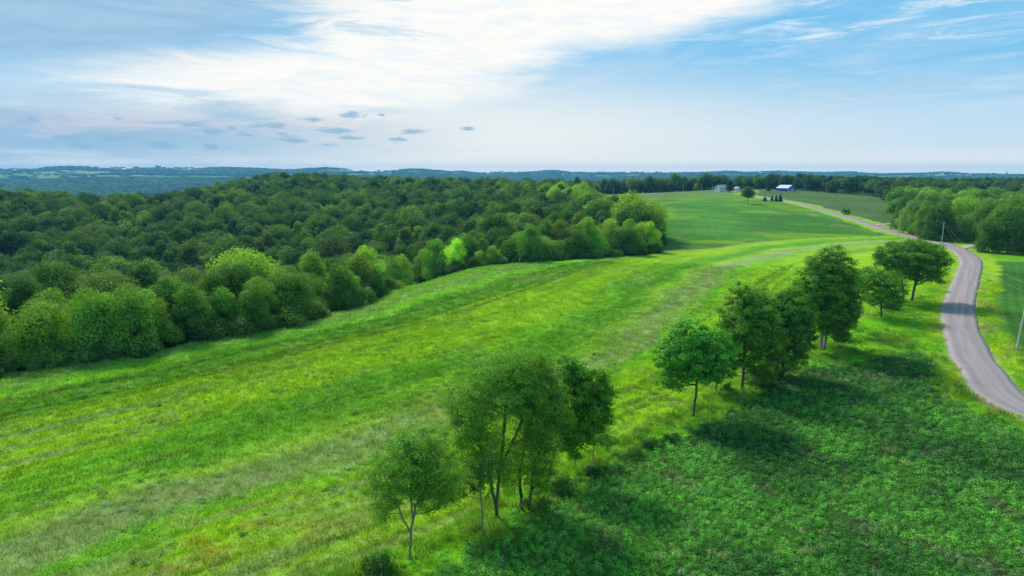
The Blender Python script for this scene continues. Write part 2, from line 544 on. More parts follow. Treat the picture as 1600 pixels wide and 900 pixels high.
    verge_w = np.where(right, 6.2, 5.2) + jx * .5
    verge_w = np.where(y > 262, 7 + jx, verge_w)
    vv = rdist < verge_w
    vcol = lerp3(np.broadcast_to(VERGE * 1.0, c.shape), np.broadcast_to(LIME * .9 + col(.03, 0, 0), c.shape), sstep(fbm(x / 3, y / 3, 103, 3), .35, .6))
    vcol = lerp3(vcol, np.broadcast_to(STRAW * .8, c.shape), sstep(fbm(x / 2.2, y / 4, 105, 3), .58, .75) * .7 * (right | (rdist < 4)))
    c = lerp3(c, vcol, sstep(rdist, verge_w + 1.0, verge_w - 1.0)); reg = np.where(vv, 4, reg)
    gl = sstep(rdist, 2.9, 2.5)
    c = lerp3(c, np.broadcast_to(col(.30, .27, .22), c.shape), gl * .8)
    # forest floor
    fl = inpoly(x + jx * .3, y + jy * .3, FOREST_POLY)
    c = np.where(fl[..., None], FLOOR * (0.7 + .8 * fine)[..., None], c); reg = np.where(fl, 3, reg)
    c = c * (0.80 + .40 * fine)[..., None]
    # behind the crest / far land
    far = r > 760
    cell = vn(np.floor(x / 420 + .6 * fbm(x / 900, y / 900, 7, 2)) * 3.1, np.floor(y / 520 + .4 * fbm(x / 700, y / 700, 8, 2)) * 2.7, 111)
    ff = lerp3(np.broadcast_to(col(.06, .14, .03), c.shape), np.broadcast_to(col(.20, .26, .09), c.shape), sstep(cell, .3, .8))
    ff = lerp3(ff, np.broadcast_to(col(.26, .25, .15), c.shape), (cell > .85) * 1.0)
    fc = np.where(far_wood(x, y)[..., None], col(.020, .045, .014), ff)
    c = np.where(far[..., None], fc, c); reg = np.where(far, 6, reg)
    return np.clip(c, 0, 1), reg


def far_wood(x, y):
    r = np.hypot(x, y)
    th = np.arctan2(x, y)
    n = fbm(x / 620, y / 380, 121, 4)
    z = H(x, y)
    steep = sstep(z, -10, -45) * .12
    left_fields = sstep(th, -0.35, -0.55) * sstep(r, 3600, 4600) * .10
    return (n + steep - left_fields) > .47


# ------------------------------------------------------------------ mesh helpers
def mesh_np(name, V, F, mats=(), smooth=False, mat_idx=None, attrs=()):
    V = np.asarray(V, np.float32); F = np.asarray(F, np.int32)
    me = bpy.data.meshes.new(name)
    nv, (nf, k) = len(V), F.shape
    me.vertices.add(nv); me.vertices.foreach_set('co', V.ravel())
    me.loops.add(nf * k); me.loops.foreach_set('vertex_index', F.ravel())
    me.polygons.add(nf); me.polygons.foreach_set('loop_start', np.arange(0, nf * k, k, dtype=np.int32))
    me.polygons.foreach_set('loop_total', np.full(nf, k, np.int32))
    if mat_idx is not None:
        me.polygons.foreach_set('material_index', np.asarray(mat_idx, np.int32))
    me.polygons.foreach_set('use_smooth', np.full(nf, smooth, bool))
    for m in mats:
        me.materials.append(m)
    for (an, typ, dom, data) in attrs:
        at = me.attributes.new(an, typ, dom)
        data = np.asarray(data, np.float32)
        at.data.foreach_set('color' if typ == 'FLOAT_COLOR' else ('vector' if typ == 'FLOAT_VECTOR' else 'value'), data.ravel())
    me.update()
    me.validate()
    return me


def link(name, me, parent=None, loc=None, **props):
    o = bpy.data.objects.new(name, me)
    C.objects.link(o)
    if parent:
        o.parent = parent
    if loc is not None:
        o.location = loc
    for k, v in props.items():
        if v is not None:
            o[k] = v
    return o


def empty(name, loc, label, cat, group=None):
    o = bpy.data.objects.new(name, None)
    C.objects.link(o)
    o.location = loc
    o.empty_display_size = .5
    o['label'] = label; o['category'] = cat
    if group:
        o['group'] = group
    return o


# ------------------------------------------------------------------ materials
def mat(name):
    m = bpy.data.materials.new(name)
    m.use_nodes = True
    t = m.node_tree
    t.nodes.clear()
    g = NG(t)
    out = g.n('ShaderNodeOutputMaterial')
    return m, g, out


def simple(name, c, rough=.8, var=.25, scale=3.0, metal=0.0):
    m, g, out = mat(name)
    p = g.n('ShaderNodeBsdfPrincipled')
    tc = g.n('ShaderNodeTexCoord')
    n = g.noise(tc.outputs['Object'], scale, 5, .6)
    f = g.m('MULTIPLY_ADD', n, var * 2, 1 - var)
    mul = g.n('ShaderNodeVectorMath', operation='SCALE')
    mul.inputs[0].default_value = c
    g.link(f, mul.inputs['Scale'])
    g.link(mul.outputs[0], p.inputs['Base Color'])
    p.inputs['Roughness'].default_value = rough
    p.inputs['Metallic'].default_value = metal
    p.inputs['Specular IOR Level'].default_value = .3
    g.link(p.outputs[0], out.inputs[0])
    return m


def leaf_mat(name, c, trans=.35, gloss=.05, warm=(1.25, 1.1, .6)):
    """leaf: colour x per-face variation x per-tree tint, part of the light passing through"""
    m, g, out = mat(name)
    a = g.n('ShaderNodeAttribute', attribute_type='GEOMETRY', attribute_name='var')
    ti = g.n('ShaderNodeAttribute', attribute_type='INSTANCER', attribute_name='tint')
    k = g.m('MULTIPLY_ADD', a.outputs['Fac'], 1.0, 0.5)
    v1 = g.n('ShaderNodeVectorMath', operation='SCALE')
    v1.inputs[0].default_value = c
    g.link(k, v1.inputs['Scale'])
    v2 = g.n('ShaderNodeVectorMath', operation='MULTIPLY')
    g.link(v1.outputs[0], v2.inputs[0])
    g.link(ti.outputs['Color'], v2.inputs[1])
    d = g.n('ShaderNodeBsdfDiffuse')
    g.link(v2.outputs[0], d.inputs['Color'])
    tr = g.n('ShaderNodeBsdfTranslucent')
    v3 = g.n('ShaderNodeVectorMath', operation='MULTIPLY')
    g.link(v2.outputs[0], v3.inputs[0])
    v3.inputs[1].default_value = warm
    g.link(v3.outputs[0], tr.inputs['Color'])
    mx = g.n('ShaderNodeMixShader'); mx.inputs[0].default_value = trans
    g.link(d.outputs[0], mx.inputs[1]); g.link(tr.outputs[0], mx.inputs[2])
    gl = g.n('ShaderNodeBsdfGlossy'); gl.inputs['Roughness'].default_value = .45
    gl.inputs['Color'].default_value = (.8, .9, 1, 1)
    mx2 = g.n('ShaderNodeMixShader'); mx2.inputs[0].default_value = gloss
    g.link(mx.outputs[0], mx2.inputs[1]); g.link(gl.outputs[0], mx2.inputs[2])
    g.link(mx2.outputs[0], out.inputs[0])
    return m


def ground_mat():
    m, g, out = mat('ground_cover')
    a = g.n('ShaderNodeAttribute', attribute_type='GEOMETRY', attribute_name='col')
    geo = g.n('ShaderNodeNewGeometry')
    n1 = g.noise(geo.outputs['Position'], 2.2, 6, .65)
    n2 = g.noise(geo.outputs['Position'], .35, 4, .6)
    n3 = g.noise(geo.outputs['Position'], .03, 5, .65)
    f = g.m('MULTIPLY', g.m('MULTIPLY_ADD', n1, 1.0, .5), g.m('MULTIPLY', g.m('MULTIPLY_ADD', n2, .5, .75), g.m('MULTIPLY_ADD', n3, .5, .75)))
    v = g.n('ShaderNodeVectorMath', operation='SCALE')
    g.link(a.outputs['Color'], v.inputs[0]); g.link(f, v.inputs['Scale'])
    p = g.n('ShaderNodeBsdfPrincipled')
    g.link(v.outputs[0], p.inputs['Base Color'])
    p.inputs['Roughness'].default_value = 1.0
    p.inputs['Specular IOR Level'].default_value = .05
    b = g.n('ShaderNodeBump')
    b.inputs['Strength'].default_value = .9
    b.inputs['Distance'].default_value = .35
    g.link(g.noise(geo.outputs['Position'], 1.4, 7, .7), b.inputs['Height'])
    g.link(b.outputs[0], p.inputs['Normal'])
    g.link(p.outputs[0], out.inputs[0])
    return m


def road_mat():
    m, g, out = mat('worn_asphalt')
    a = g.n('ShaderNodeAttribute', attribute_type='GEOMETRY', attribute_name='ruv')
    sep = g.n('ShaderNodeSeparateXYZ'); g.link(a.outputs['Vector'], sep.inputs[0])
    U, L = sep.outputs[0], sep.outputs[1]
    geo = g.n('ShaderNodeNewGeometry')
    v = g.xyz(g.m('MULTIPLY', U, 1.6), g.m('MULTIPLY', L, .05))
    n1 = g.noise(v, 1.0, 5, .6)
    n2 = g.noise(geo.outputs['Position'], .45, 5, .6)
    n3 = g.noise(geo.outputs['Position'], 9, 4, .7)
    c = g.mix(g.ss(n1, .35, .65), (.225, .188, .188), (.285, .242, .236))
    # wheel paths polished darker
    wp = g.m('ABSOLUTE', g.m('SUBTRACT', g.m('ABSOLUTE', U), 1.25))
    c = g.mix(g.m('MULTIPLY', g.ss(wp, .75, .1), .45), c, (.165, .142, .145))
    c = g.mix(g.m('MULTIPLY', g.ss(n2, .50, .70), .35), c, (.26, .235, .22))
    c = g.mix(g.m('MULTIPLY', g.ss(n3, .4, .7), .18), c, (.08, .08, .09))
    # edge crumbling to gravel
    ed = g.m('ADD', g.m('ABSOLUTE', U), g.m('MULTIPLY_ADD', n2, .8, -.4))
    c = g.mix(g.m('MULTIPLY', g.ss(ed, 2.3, 2.8), .25), c, (.32, .29, .25))
    # crack lines across and a patch
    lw = g.m('ADD', L, g.m('MULTIPLY_ADD', n1, 1.2, -.6))
    fr = g.m('ABSOLUTE', g.m('SUBTRACT', g.m('FRACT', g.m('DIVIDE', lw, 17.0)), .5))
    c = g.mix(g.m('MULTIPLY', g.ss(fr, .006, .002), .3), c, (.06, .06, .065))
    cl = g.m('ABSOLUTE', g.m('ADD', U, g.m('MULTIPLY_ADD', n2, .3, -.15)))
    c = g.mix(g.m('MULTIPLY', g.ss(cl, .08, .03), .2), c, (.07, .07, .075))
    p = g.n('ShaderNodeBsdfPrincipled')
    g.link(c, p.inputs['Base Color'])
    p.inputs['Roughness'].default_value = .85
    p.inputs['Specular IOR Level'].default_value = .25
    b = g.n('ShaderNodeBump'); b.inputs['Strength'].default_value = .3; b.inputs['Distance'].default_value = .02
    g.link(n3, b.inputs['Height']); g.link(b.outputs[0], p.inputs['Normal'])
    g.link(p.outputs[0], out.inputs[0])
    return m


M_ground = ground_mat()
M_road = road_mat()
M_bark = simple('bark', (.105, .088, .068), .95, .45, 9)
M_bark_dark = simple('dark_bark', (.045, .038, .030), .95, .45, 9)
M_bark_pale = simple('pale_bark', (.24, .22, .18), .95, .35, 9)
M_leaf = leaf_mat('leaves', (.105, .230, .022), .38, .015)
M_leaf_forest = leaf_mat('forest_leaves', (.112, .212, .030), .32, .012)
M_needle = leaf_mat('needles', (.020, .050, .022), .08, .03)
M_grass = leaf_mat('grass_blades', (1.0, 1.0, 1.0), .42, .006, (1.2, 1.1, .5))
M_cropleaf = leaf_mat('crop_leaves', (1.0, 1.0, 1.0), .30, .012, (1.1, 1.1, .6))
M_pole = simple('weathered_pole_wood', (.52, .48, .42), .85, .2, 5)
M_wire = simple('wire_metal', (.35, .35, .36), .5, .05, 5)
M_glassy = simple('insulator', (.30, .34, .36), .3, .05, 5)

# ------------------------------------------------------------------ ground sheet
def axis(lo, hi, step, neg, pos, gneg, gpos):
    mid = list(np.arange(lo, hi, step))
    a = [lo]; s = step
    while a[-1] > neg:
        s *= gneg; a.append(a[-1] - s)
    b = [mid[-1]]; s = step
    while b[-1] < pos:
        g_ = gpos if b[-1] > 900 else 1.018
        s *= g_ if not callable(gpos) else gpos(b[-1]); b.append(b[-1] + s)
    return np.array(a[:0:-1] + mid + b[1:])


ax = axis(-72, 118, .72, -6900, 6900, 1.03, 1.03)
ay = axis(26, 150, .72, -2400, 6900, 1.07, 1.022)
GX, GY = np.meshgrid(ax, ay)
gx, gy = GX.ravel(), GY.ravel()
road_d, road_l = curve_sd(gx, gy, ROAD)


def road_level(x, y, z):
    """ground eased to the road's own smooth level near it"""
    return z


gz = H(gx, gy)
gz = gz - sstep(np.abs(road_d), 7.0, 3.4) * .14
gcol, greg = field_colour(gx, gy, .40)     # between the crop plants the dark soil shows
nxg, nyg = len(ax), len(ay)
idx = np.arange(nxg * nyg).reshape(nyg, nxg)
F = np.stack([idx[:-1, :-1], idx[:-1, 1:], idx[1:, 1:], idx[1:, :-1]], -1).reshape(-1, 4)
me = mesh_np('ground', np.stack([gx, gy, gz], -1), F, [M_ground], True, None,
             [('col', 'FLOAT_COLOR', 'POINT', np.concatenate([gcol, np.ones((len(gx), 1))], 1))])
link('ground', me, kind='structure', label='rolling green farmland falling away to wooded valleys and distant hills')


# ------------------------------------------------------------------ road
def ribbon(name, curve, width, M, lift, n_across=6, label=None, crown=.06):
    cv = np.array(curve)
    T = np.gradient(cv, axis=0); T /= np.linalg.norm(T, axis=1)[:, None]
    N = np.stack([-T[:, 1], T[:, 0]], 1)
    L = np.concatenate([[0], np.cumsum(np.linalg.norm(np.diff(cv, axis=0), axis=1))])
    us = np.concatenate([[-width / 2 - .05], np.linspace(-width / 2, width / 2, n_across + 1), [width / 2 + .05]])
    V = []; RU = []
    wob = (np.array([fbm(L / 2.5, 0 * L, 201, 3), fbm(L / 2.5, 0 * L + 9, 203, 3)]) - .5) * .5
    for j, u in enumerate(us):
        sidej = 0 if u < 0 else 1
        uu = u + wob[sidej] * (abs(u) > width / 2 - .06) * np.sign(u)
        x = cv[:, 0] + N[:, 0] * uu; y = cv[:, 1] + N[:, 1] * uu
        z = H(cv[:, 0], cv[:, 1]) * .0 + H(x, y) + lift + crown * (1 - (u / (width / 2)) ** 2)
        if j in (0, len(us) - 1):
            z = z - .3
        V.append(np.stack([x, y, z], 1)); RU.append(np.stack([np.full(len(L), u), L, 0 * L], 1))
    V = np.array(V); RU = np.array(RU)
    m_, n_ = V.shape[:2]
    id_ = np.arange(m_ * n_).reshape(m_, n_)
    F = np.stack([id_[:-1, :-1], id_[:-1, 1:], id_[1:, 1:], id_[1:, :-1]], -1).reshape(-1, 4)
    me = mesh_np(name, V.reshape(-1, 3), F[:, ::-1], [M], True, None, [('ruv', 'FLOAT_VECTOR', 'POINT', RU.reshape(-1, 3))])
    return link(name, me, kind='structure', label=label)


ribbon('road', ROAD, 5.1, M_road, .02, 8, 'narrow worn grey asphalt road curving up over the hill')
M_gravel = simple('gravel', (.34, .29, .22), .95, .3, 2)
dw = spline([ground(*p)[:2] for p in [(1506, 385), (1530, 382.5), (1570, 382), (1630, 384), (1700, 388)]], 3)
dw0 = spline([ground(1497, 389)[:2]] + list(dw[2:]), 3)
ribbon('driveway', dw0, 3.0, M_gravel, .0, 4, 'pale gravel driveway leaving the road bend towards the woodlot', .03)
tk = spline([ground(*p)[:2] for p in [(1365, 352), (1395, 349), (1425, 349), (1450, 351)]], 3)
ribbon('farm_track', tk, 2.6, M_gravel, .0, 4, 'faint pale farm track behind the far roadside pole', .03)

# ------------------------------------------------------------------ tree builder
def tubes(segs, sides=6):
    """segs: list of (p0, p1, r0, r1) -> V, F"""
    P0 = np.array([s[0] for s in segs]); P1 = np.array([s[1] for s in segs])
    r0 = np.array([s[2] for s in segs]); r1 = np.array([s[3] for s in segs])
    d = P1 - P0
    d = d / (np.linalg.norm(d, axis=1)[:, None] + 1e-9)
    up = np.where(np.abs(d[:, 2:3]) < .9, np.array([[0, 0, 1.]]), np.array([[1., 0, 0]]))
    a = np.cross(d, up); a /= np.linalg.norm(a, axis=1)[:, None]
    b = np.cross(d, a)
    ang = np.arange(sides) / sides * 2 * np.pi
    ring = np.cos(ang)[None, :, None] * a[:, None] + np.sin(ang)[None, :, None] * b[:, None]
    V0 = P0[:, None] + ring * r0[:, None, None] - d[:, None] * (r0 * .25)[:, None, None]
    V1 = P1[:, None] + ring * r1[:, None, None] + d[:, None] * (r1 * .25)[:, None, None]
    V = np.concatenate([V0, V1], 1).reshape(-1, 3)
    base = (np.arange(len(segs)) * sides * 2)[:, None]
    i = np.arange(sides)[None]; j = (i + 1) % sides
    F = np.stack([base + i, base + j, base + sides + j, base + sides + i], -1).reshape(-1, 4)
    return V, F


def leaf_quads(cent, nrm, size, rg, aspect=.55):
    n = len(cent)
    t = rg.normal(size=(n, 3))
    nrm = nrm / (np.linalg.norm(nrm, axis=1)[:, None] + 1e-9)
    t -= (t * nrm).sum(1)[:, None] * nrm
    t /= np.linalg.norm(t, axis=1)[:, None] + 1e-9
    b = np.cross(nrm, t)
    L = size[:, None] * .5; W = L * aspect
    V = np.stack([cent - t * L, cent + b * W - nrm * W * .35, cent + t * L, cent - b * W - nrm * W * .35], 1).reshape(-1, 3)
    F = np.arange(4 * n).reshape(-1, 4)
    return V, F


def clumps_in(lumps, n, rg, shell=.42, mind=.6):
    """cluster centres inside a union of ellipsoids (cx, cy, cz, rx, ry, rz)"""
    lumps = np.array(lumps, float)
    vol = lumps[:, 3] * lumps[:, 4] * lumps[:, 5]
    out = []; tries = 0
    while len(out) < n and tries < n * 12:
        tries += 1
        L = lumps[rg.choice(len(lumps), p=vol / vol.sum())]
        d = rg.normal(size=3); d /= np.linalg.norm(d)
        p = L[:3] + d * L[3:] * rg.random() ** shell * rg.uniform(.85, 1.15)
        if out and (np.linalg.norm(np.array(out) - p, axis=1) < mind).any():
            continue
        out.append(p)
    return np.array(out)


def grow(base, stems, cl, rg, r_tip=.018, step=.55, k_pipe=.45):
    """stems: list of polylines (first point near base). Each cluster hooks onto the nearest node.
       Returns segments grouped: [('trunk', segs)], limbs -> list of segs"""
    nodes = []; par = []; grp = []
    stem_nodes = []
    for si, st in enumerate(stems):
        prev = -1
        st = np.array(st, float)
        for a, b in zip(st[:-1], st[1:]):
            n = max(1, int(np.linalg.norm(b - a) / step))
            for k in range(n):
                if prev == -1 and k == 0:
                    nodes.append(a.copy()); par.append(-1); grp.append(-1 - si); prev = len(nodes) - 1
                p = a + (b - a) * (k + 1) / n + rg.normal(size=3) * step * .05
                nodes.append(p); par.append(prev); grp.append(-1 - si); prev = len(nodes) - 1
                stem_nodes.append(prev)
    nst = len(nodes)
    order = np.argsort([min(np.linalg.norm(c - nodes[i]) for i in range(0, nst, 2)) for c in cl])
    tips = []
    gcount = 0
    zlo = min(c[2] for c in cl)
    for ci in order:
        c = cl[ci]
        NN = np.array(nodes)
        d = np.linalg.norm(NN - c, axis=1) + np.maximum(0, NN[:, 2] - c[2] + .2) * 1.3
        low = NN[:, 2] < zlo - 1.5
        d = np.where((np.arange(len(NN)) < nst) & low, d + 4, d)
        k = int(np.argmin(d))
        a = NN[k]; dist = np.linalg.norm(c - a)
        n = max(1, int(dist / step))
        gid = grp[k]
        if gid < 0:
            gid = gcount; gcount += 1
        prev = k
        for q in range(n):
            f = (q + 1) / n
            p = a + (c - a) * f
            p = p + np.array([0, 0, -math.sin(f * math.pi) * dist * .06]) + rg.normal(size=3) * step * .10 * (q < n - 1)
            nodes.append(p); par.append(prev); grp.append(gid); prev = len(nodes) - 1
        tips.append(prev)
    cnt = np.zeros(len(nodes))
    for t in tips:
        cnt[t] += 1
    for i in range(len(nodes) - 1, 0, -1):
        if par[i] >= 0:
            cnt[par[i]] += cnt[i]
    return nodes, par, grp, cnt


def segs_from(nodes, par, cnt, rad, sel, r_tip, total):
    segs = []
    for i in range(len(nodes)):
        if par[i] < 0 or not sel(i):
            continue
        f = lambda c: max(r_tip, rad * (c / total) ** .48)
        r1 = f(max(cnt[i], .5)); r0 = f(max(cnt[par[i]], .5))
        if cnt[par[i]] > cnt[i] * 2.2:
            r0 = min(r0, r1 * 1.5)
        segs.append((nodes[par[i]], nodes[i], r0, r1))
    return segs


def crown_mesh(name, cl, rg, per, leaf, spread, M, flat=.65, outw=.6, centre=None, varbase=None, droop=0.0, zshade=True):
    n = len(cl) * per
    ci = np.repeat(np.arange(len(cl)), per)
    cdir = cl - cl.mean(0); cdir = cdir / (np.abs(cdir).max(0) + .1)
    off = rg.normal(size=(n, 3))
    off /= np.linalg.norm(off, axis=1)[:, None]
    rr = rg.random(n) ** .45
    sp_ = spread * (0.7 + .6 * rg.random(len(cl)))[ci]
    o3 = off * (rr * sp_)[:, None]; o3[:, 2] *= flat
    if droop:
        o3[:, 2] -= droop * (rr ** 2) * sp_
    p = cl[ci] + o3
    nrm = off * outw + 1.0 * cdir[ci] + rg.normal(size=(n, 3)) * .45 + np.array([0, 0, .35])
    sz = leaf * (0.6 + .8 * rg.random(n))
    V, F = leaf_quads(p, nrm, sz, rg)
    var = np.clip(.5 + rg.normal(size=len(cl))[ci] * .16 + rg.normal(size=n) * .24, 0, 1.2)
    return mesh_np(name, V, F, [M], False, None, [('var', 'FLOAT', 'FACE', var)])


def hero_tree(name, label, base_px, lumps_px, n_cl, per, leaf, spread, tint, rad, stems_px=None, bark=M_bark, seed=1,
              group='hedgerow trees', depth_k=.9, shell=.42, mind=.5, flat=.65, fork=None, outw=.6, y_off=0.0):
    """lumps_px: (cx, cy, rx, ry, dy) in photograph pixels at the tree's own distance (dy metres further away)"""
    rg = np.random.default_rng(seed)
    B = np.array(ground(*base_px))
    dep = depth(B)
    mpp = dep / FPX

    def w(px, py, dy=0.0):
        # point at distance B.y + dy above / beside the base
        d = ray(px, py)
        t = (B[1] + dy) / d[1]
        return np.array([d[0] * t, d[1] * t, CAM_Z + d[2] * t])
    lumps = []
    for (cx, cy, rx, ry, dy) in lumps_px:
        c = w(cx, cy, dy) - B
        lumps.append((*c, rx * mpp, rx * mpp * depth_k, ry * mpp))
    cl = clumps_in(lumps, n_cl, rg, shell, mind)
    cl = cl[cl[:, 2] > .5]
    stems = []
    if stems_px:
        for st in stems_px:
            stems.append([w(*p) - B for p in st])
    else:
        top = np.array(max(lumps, key=lambda l: l[2])[:3])
        stems.append([np.zeros(3), top * np.array([.3, .3, .45]), top * np.array([.9, .9, .9])])
    for st in stems:
        if st[0][2] < .8 or len(stems) == 1:
            z0 = h1(B[0] + st[0][0], B[1] + st[0][1]) - B[2]
            st[0] = np.array([st[0][0], st[0][1], z0 - .15])
    root = empty(name, tuple(B), label, 'tree', group)
    nodes, par, grp, cnt = grow(B, stems, cl, rg)
    total = cnt.max()
    for si in range(len(stems)):
        sg = segs_from(nodes, par, cnt, rad, lambda i: grp[i] == -1 - si and cnt[i] > 0, .02, total)
        if sg:
            V, F = tubes(sg, 8)
            link('trunk', mesh_np('trunk', V, F, [bark], True), root)
    ng = max(grp) + 1
    sizes = sorted(((sum(1 for x in grp if x == k), k) for k in range(ng)), reverse=True)
    big = [k for s, k in sizes[:8] if s > 6]
    for k in big:
        sg = segs_from(nodes, par, cnt, rad, lambda i: grp[i] == k, .014, total)
        if sg:
            V, F = tubes(sg, 5)
            link('limb', mesh_np('limb', V, F, [bark], True), root)
    rest = segs_from(nodes, par, cnt, rad, lambda i: grp[i] >= 0 and grp[i] not in big, .012, total)
    if rest:
        V, F = tubes(rest, 4)
        o = link('twigs', mesh_np('twigs', V, F, [bark], True), root)
        o['kind'] = 'stuff'
    cr = link('crown', crown_mesh('crown', cl, rg, per, leaf, spread, M_leaf, flat, outw), root)
    cr['tint'] = tuple(tint)
    return root


# ------------------------------------------------------------------ hedgerow
T_OLIVE = (1.05, .92, .9); T_DARK = (.50, .62, .62); T_BRIGHT = (1.0, 1.25, .9); T_MID = (.72, .88, .75); T_YEL = (1.35, 1.35, .8)
hero_tree('hedgerow_tree', 'small feathery olive tree with forked trunk, nearest of the hedgerow', (640, 872),
          [(640, 725, 62, 50, 0), (600, 765, 38, 46, -.5), (665, 770, 40, 30, 0), (690, 735, 48, 45, .5), (655, 690, 48, 26, .3), (700, 780, 26, 22, 0), (596, 815, 26, 14, 0)],
          430, 84, .125, .52, (1.65, 1.75, .95), .085, [[(640, 872), (643, 826), (650, 790), (676, 745), (690, 705)], [(642, 836), (622, 790), (600, 742), (590, 715)], [(645, 818), (641, 760), (645, 700)]],
          M_bark_pale, 11, mind=.30, flat=.5)
hero_tree('hedgerow_tree', 'tall feathery olive-green tree of several stems in the foreground clump', (774, 806),
          [(790, 600, 62, 56, 0), (738, 640, 44, 48, 0), (820, 590, 48, 46, .8), (760, 690, 40, 40, 0), (712, 625, 26, 30, .5), (800, 570, 40, 28, 1), (845, 650, 40, 50, .5), (740, 710, 34, 44, -.5), (785, 730, 34, 34, -.5), (720, 690, 24, 30, 0)],
          820, 84, .125, .58, (1.62, 1.75, .95), .12,
          [[(774, 806), (780, 740), (786, 690), (790, 640), (800, 580)], [(778, 800), (765, 745), (745, 680), (730, 640)], [(782, 730), (815, 660), (828, 600)]],
          M_bark, 12, mind=.34, flat=.5)
hero_tree('hedgerow_tree', 'dark-stemmed feathery tree leaning over the right of the foreground clump', (815, 796),
          [(842, 640, 42, 66, 0), (872, 640, 26, 44, .5), (825, 700, 40, 36, -.4), (850, 580, 32, 28, .5), (800, 735, 28, 26, 0), (842, 735, 30, 34, 0), (862, 700, 24, 30, 0)],
          400, 84, .13, .56, (1.45, 1.55, .85), .12,
          [[(815, 796), (812, 740), (820, 690), (842, 620)], [(826, 784), (834, 730), (858, 660)]], M_bark_dark, 13, mind=.34, flat=.5)
hero_tree('hedgerow_tree', 'dark broad-leaved tree at the back right of the foreground clump', (852, 770),
          [(915, 610, 42, 42, 2.5), (938, 640, 26, 34, 2.5), (888, 575, 24, 22, 2.5), (900, 665, 38, 32, 2), (872, 640, 24, 40, 2), (890, 700, 24, 18, 1.5)],
          250, 120, .21, .52, (1.2, 1.55, .7), .12, [[(852, 770), (862, 720, .5), (885, 660, 1.5), (912, 600, 2.4)]], M_bark, 14, mind=.45)
hero_tree('sapling', 'thin pale-barked sapling with loose bright leaves below the foreground clump', (755, 833),
          [(745, 740, 28, 38, 0), (720, 760, 18, 24, 0), (768, 720, 18, 26, 0)], 90, 60, .12, .38, (1.15, 1.25, .8), .06,
          [[(755, 833), (752, 780), (746, 720)]], M_bark_pale, 15, mind=.3, flat=.5)
hero_tree('sapling', 'slim bright sapling just right of the foreground clump', (900, 736),
          [(905, 672, 26, 22, 0), (888, 690, 16, 18, 0)], 70, 70, .13, .36, (1.1, 1.35, .8), .05, [[(900, 736), (900, 700), (905, 662)]], M_bark_pale, 16, mind=.3, flat=.5)
hero_tree('sapling', 'low light-green sapling with thin twin stems right of the clump', (925, 724),
          [(932, 680, 24, 18, 0), (950, 690, 14, 12, 0)], 60, 60, .13, .34, (1.0, 1.3, .8), .045, [[(925, 724), (928, 700), (932, 675)]], M_bark_pale, 17, mind=.3, flat=.5)
hero_tree('hedgerow_tree', 'bright green broad-leaved tree with bare slender trunk, alone in the row', (1083, 650),
          [(1088, 545, 50, 38, 0), (1055, 560, 34, 34, 0), (1115, 545, 36, 36, .5), (1075, 520, 34, 22, 0), (1050, 595, 24, 16, 0), (1120, 575, 30, 22, 0), (1085, 580, 40, 20, 0), (1107, 518, 22, 16, 0)],
          260, 105, .25, .62, (1.2, 1.85, 1.15), .13, [[(1083, 650), (1088, 610), (1092, 570), (1090, 530)], [(1090, 598), (1072, 570), (1060, 545)], [(1091, 590), (1110, 560), (1120, 535)]], M_bark, 21, mind=.6)
hero_tree('hedgerow_tree', 'small leafy tree half hidden behind the bright slender-trunked one', (1118, 614),
          [(1130, 560, 26, 32, 1), (1118, 575, 20, 22, 0)], 80, 80, .22, .5, (.75, 1.15, .8), .09, [[(1118, 614), (1120, 590), (1126, 560)]], M_bark, 22, mind=.5)
hero_tree('hedgerow_tree', 'tall dark green tree with straight trunk, fully leaved to the top', (1160, 606),
          [(1172, 500, 46, 46, 0), (1168, 468, 34, 26, 0), (1150, 520, 28, 34, 0), (1195, 530, 34, 44, .5), (1178, 560, 30, 24, 0), (1140, 498, 16, 18, 0), (1192, 578, 24, 20, .5), (1148, 550, 20, 18, 0)],
          340, 110, .24, .66, (1.3, 1.45, .7), .18, [[(1160, 606), (1163, 560), (1166, 520), (1170, 470)]], M_bark, 23, mind=.6)
hero_tree('hedgerow_tree', 'dark rounded tree with low skirts between two taller hedgerow trees', (1222, 592),
          [(1232, 500, 40, 46, 1), (1250, 520, 26, 34, 1), (1212, 480, 26, 28, 1), (1240, 470, 26, 22, 1), (1222, 550, 30, 26, 1), (1215, 570, 24, 18, .5), (1246, 552, 20, 22, 1)],
          300, 105, .25, .68, (1.1, 1.3, .65), .17, [[(1222, 592), (1225, 555), (1230, 480)]], M_bark, 24, mind=.62)
hero_tree('hedgerow_tree', 'tallest dark hedgerow tree with domed crown above twin pale trunks', (1283, 546),
          [(1295, 440, 46, 42, 0), (1296, 410, 32, 24, 0), (1268, 450, 26, 36, 0), (1322, 462, 26, 44, 0), (1300, 485, 40, 32, 0), (1315, 505, 22, 22, 0), (1288, 500, 22, 22, 0), (1268, 500, 20, 24, 0), (1305, 516, 22, 14, .3)],
          420, 105, .28, .78, (1.3, 1.42, .7), .22, [[(1283, 546), (1286, 500), (1292, 450), (1296, 405)], [(1288, 545), (1296, 495), (1318, 450)]], M_bark_pale, 25, mind=.75)
hero_tree('hedgerow_tree', 'thin leaning tree beneath the right skirt of the tallest hedgerow tree', (1322, 524),
          [(1334, 480, 14, 20, 0), (1330, 500, 10, 10, 0)], 36, 60, .25, .55, (.6, .85, .6), .09, [[(1322, 524), (1328, 508), (1334, 485)]], M_bark_pale, 26, mind=.5)
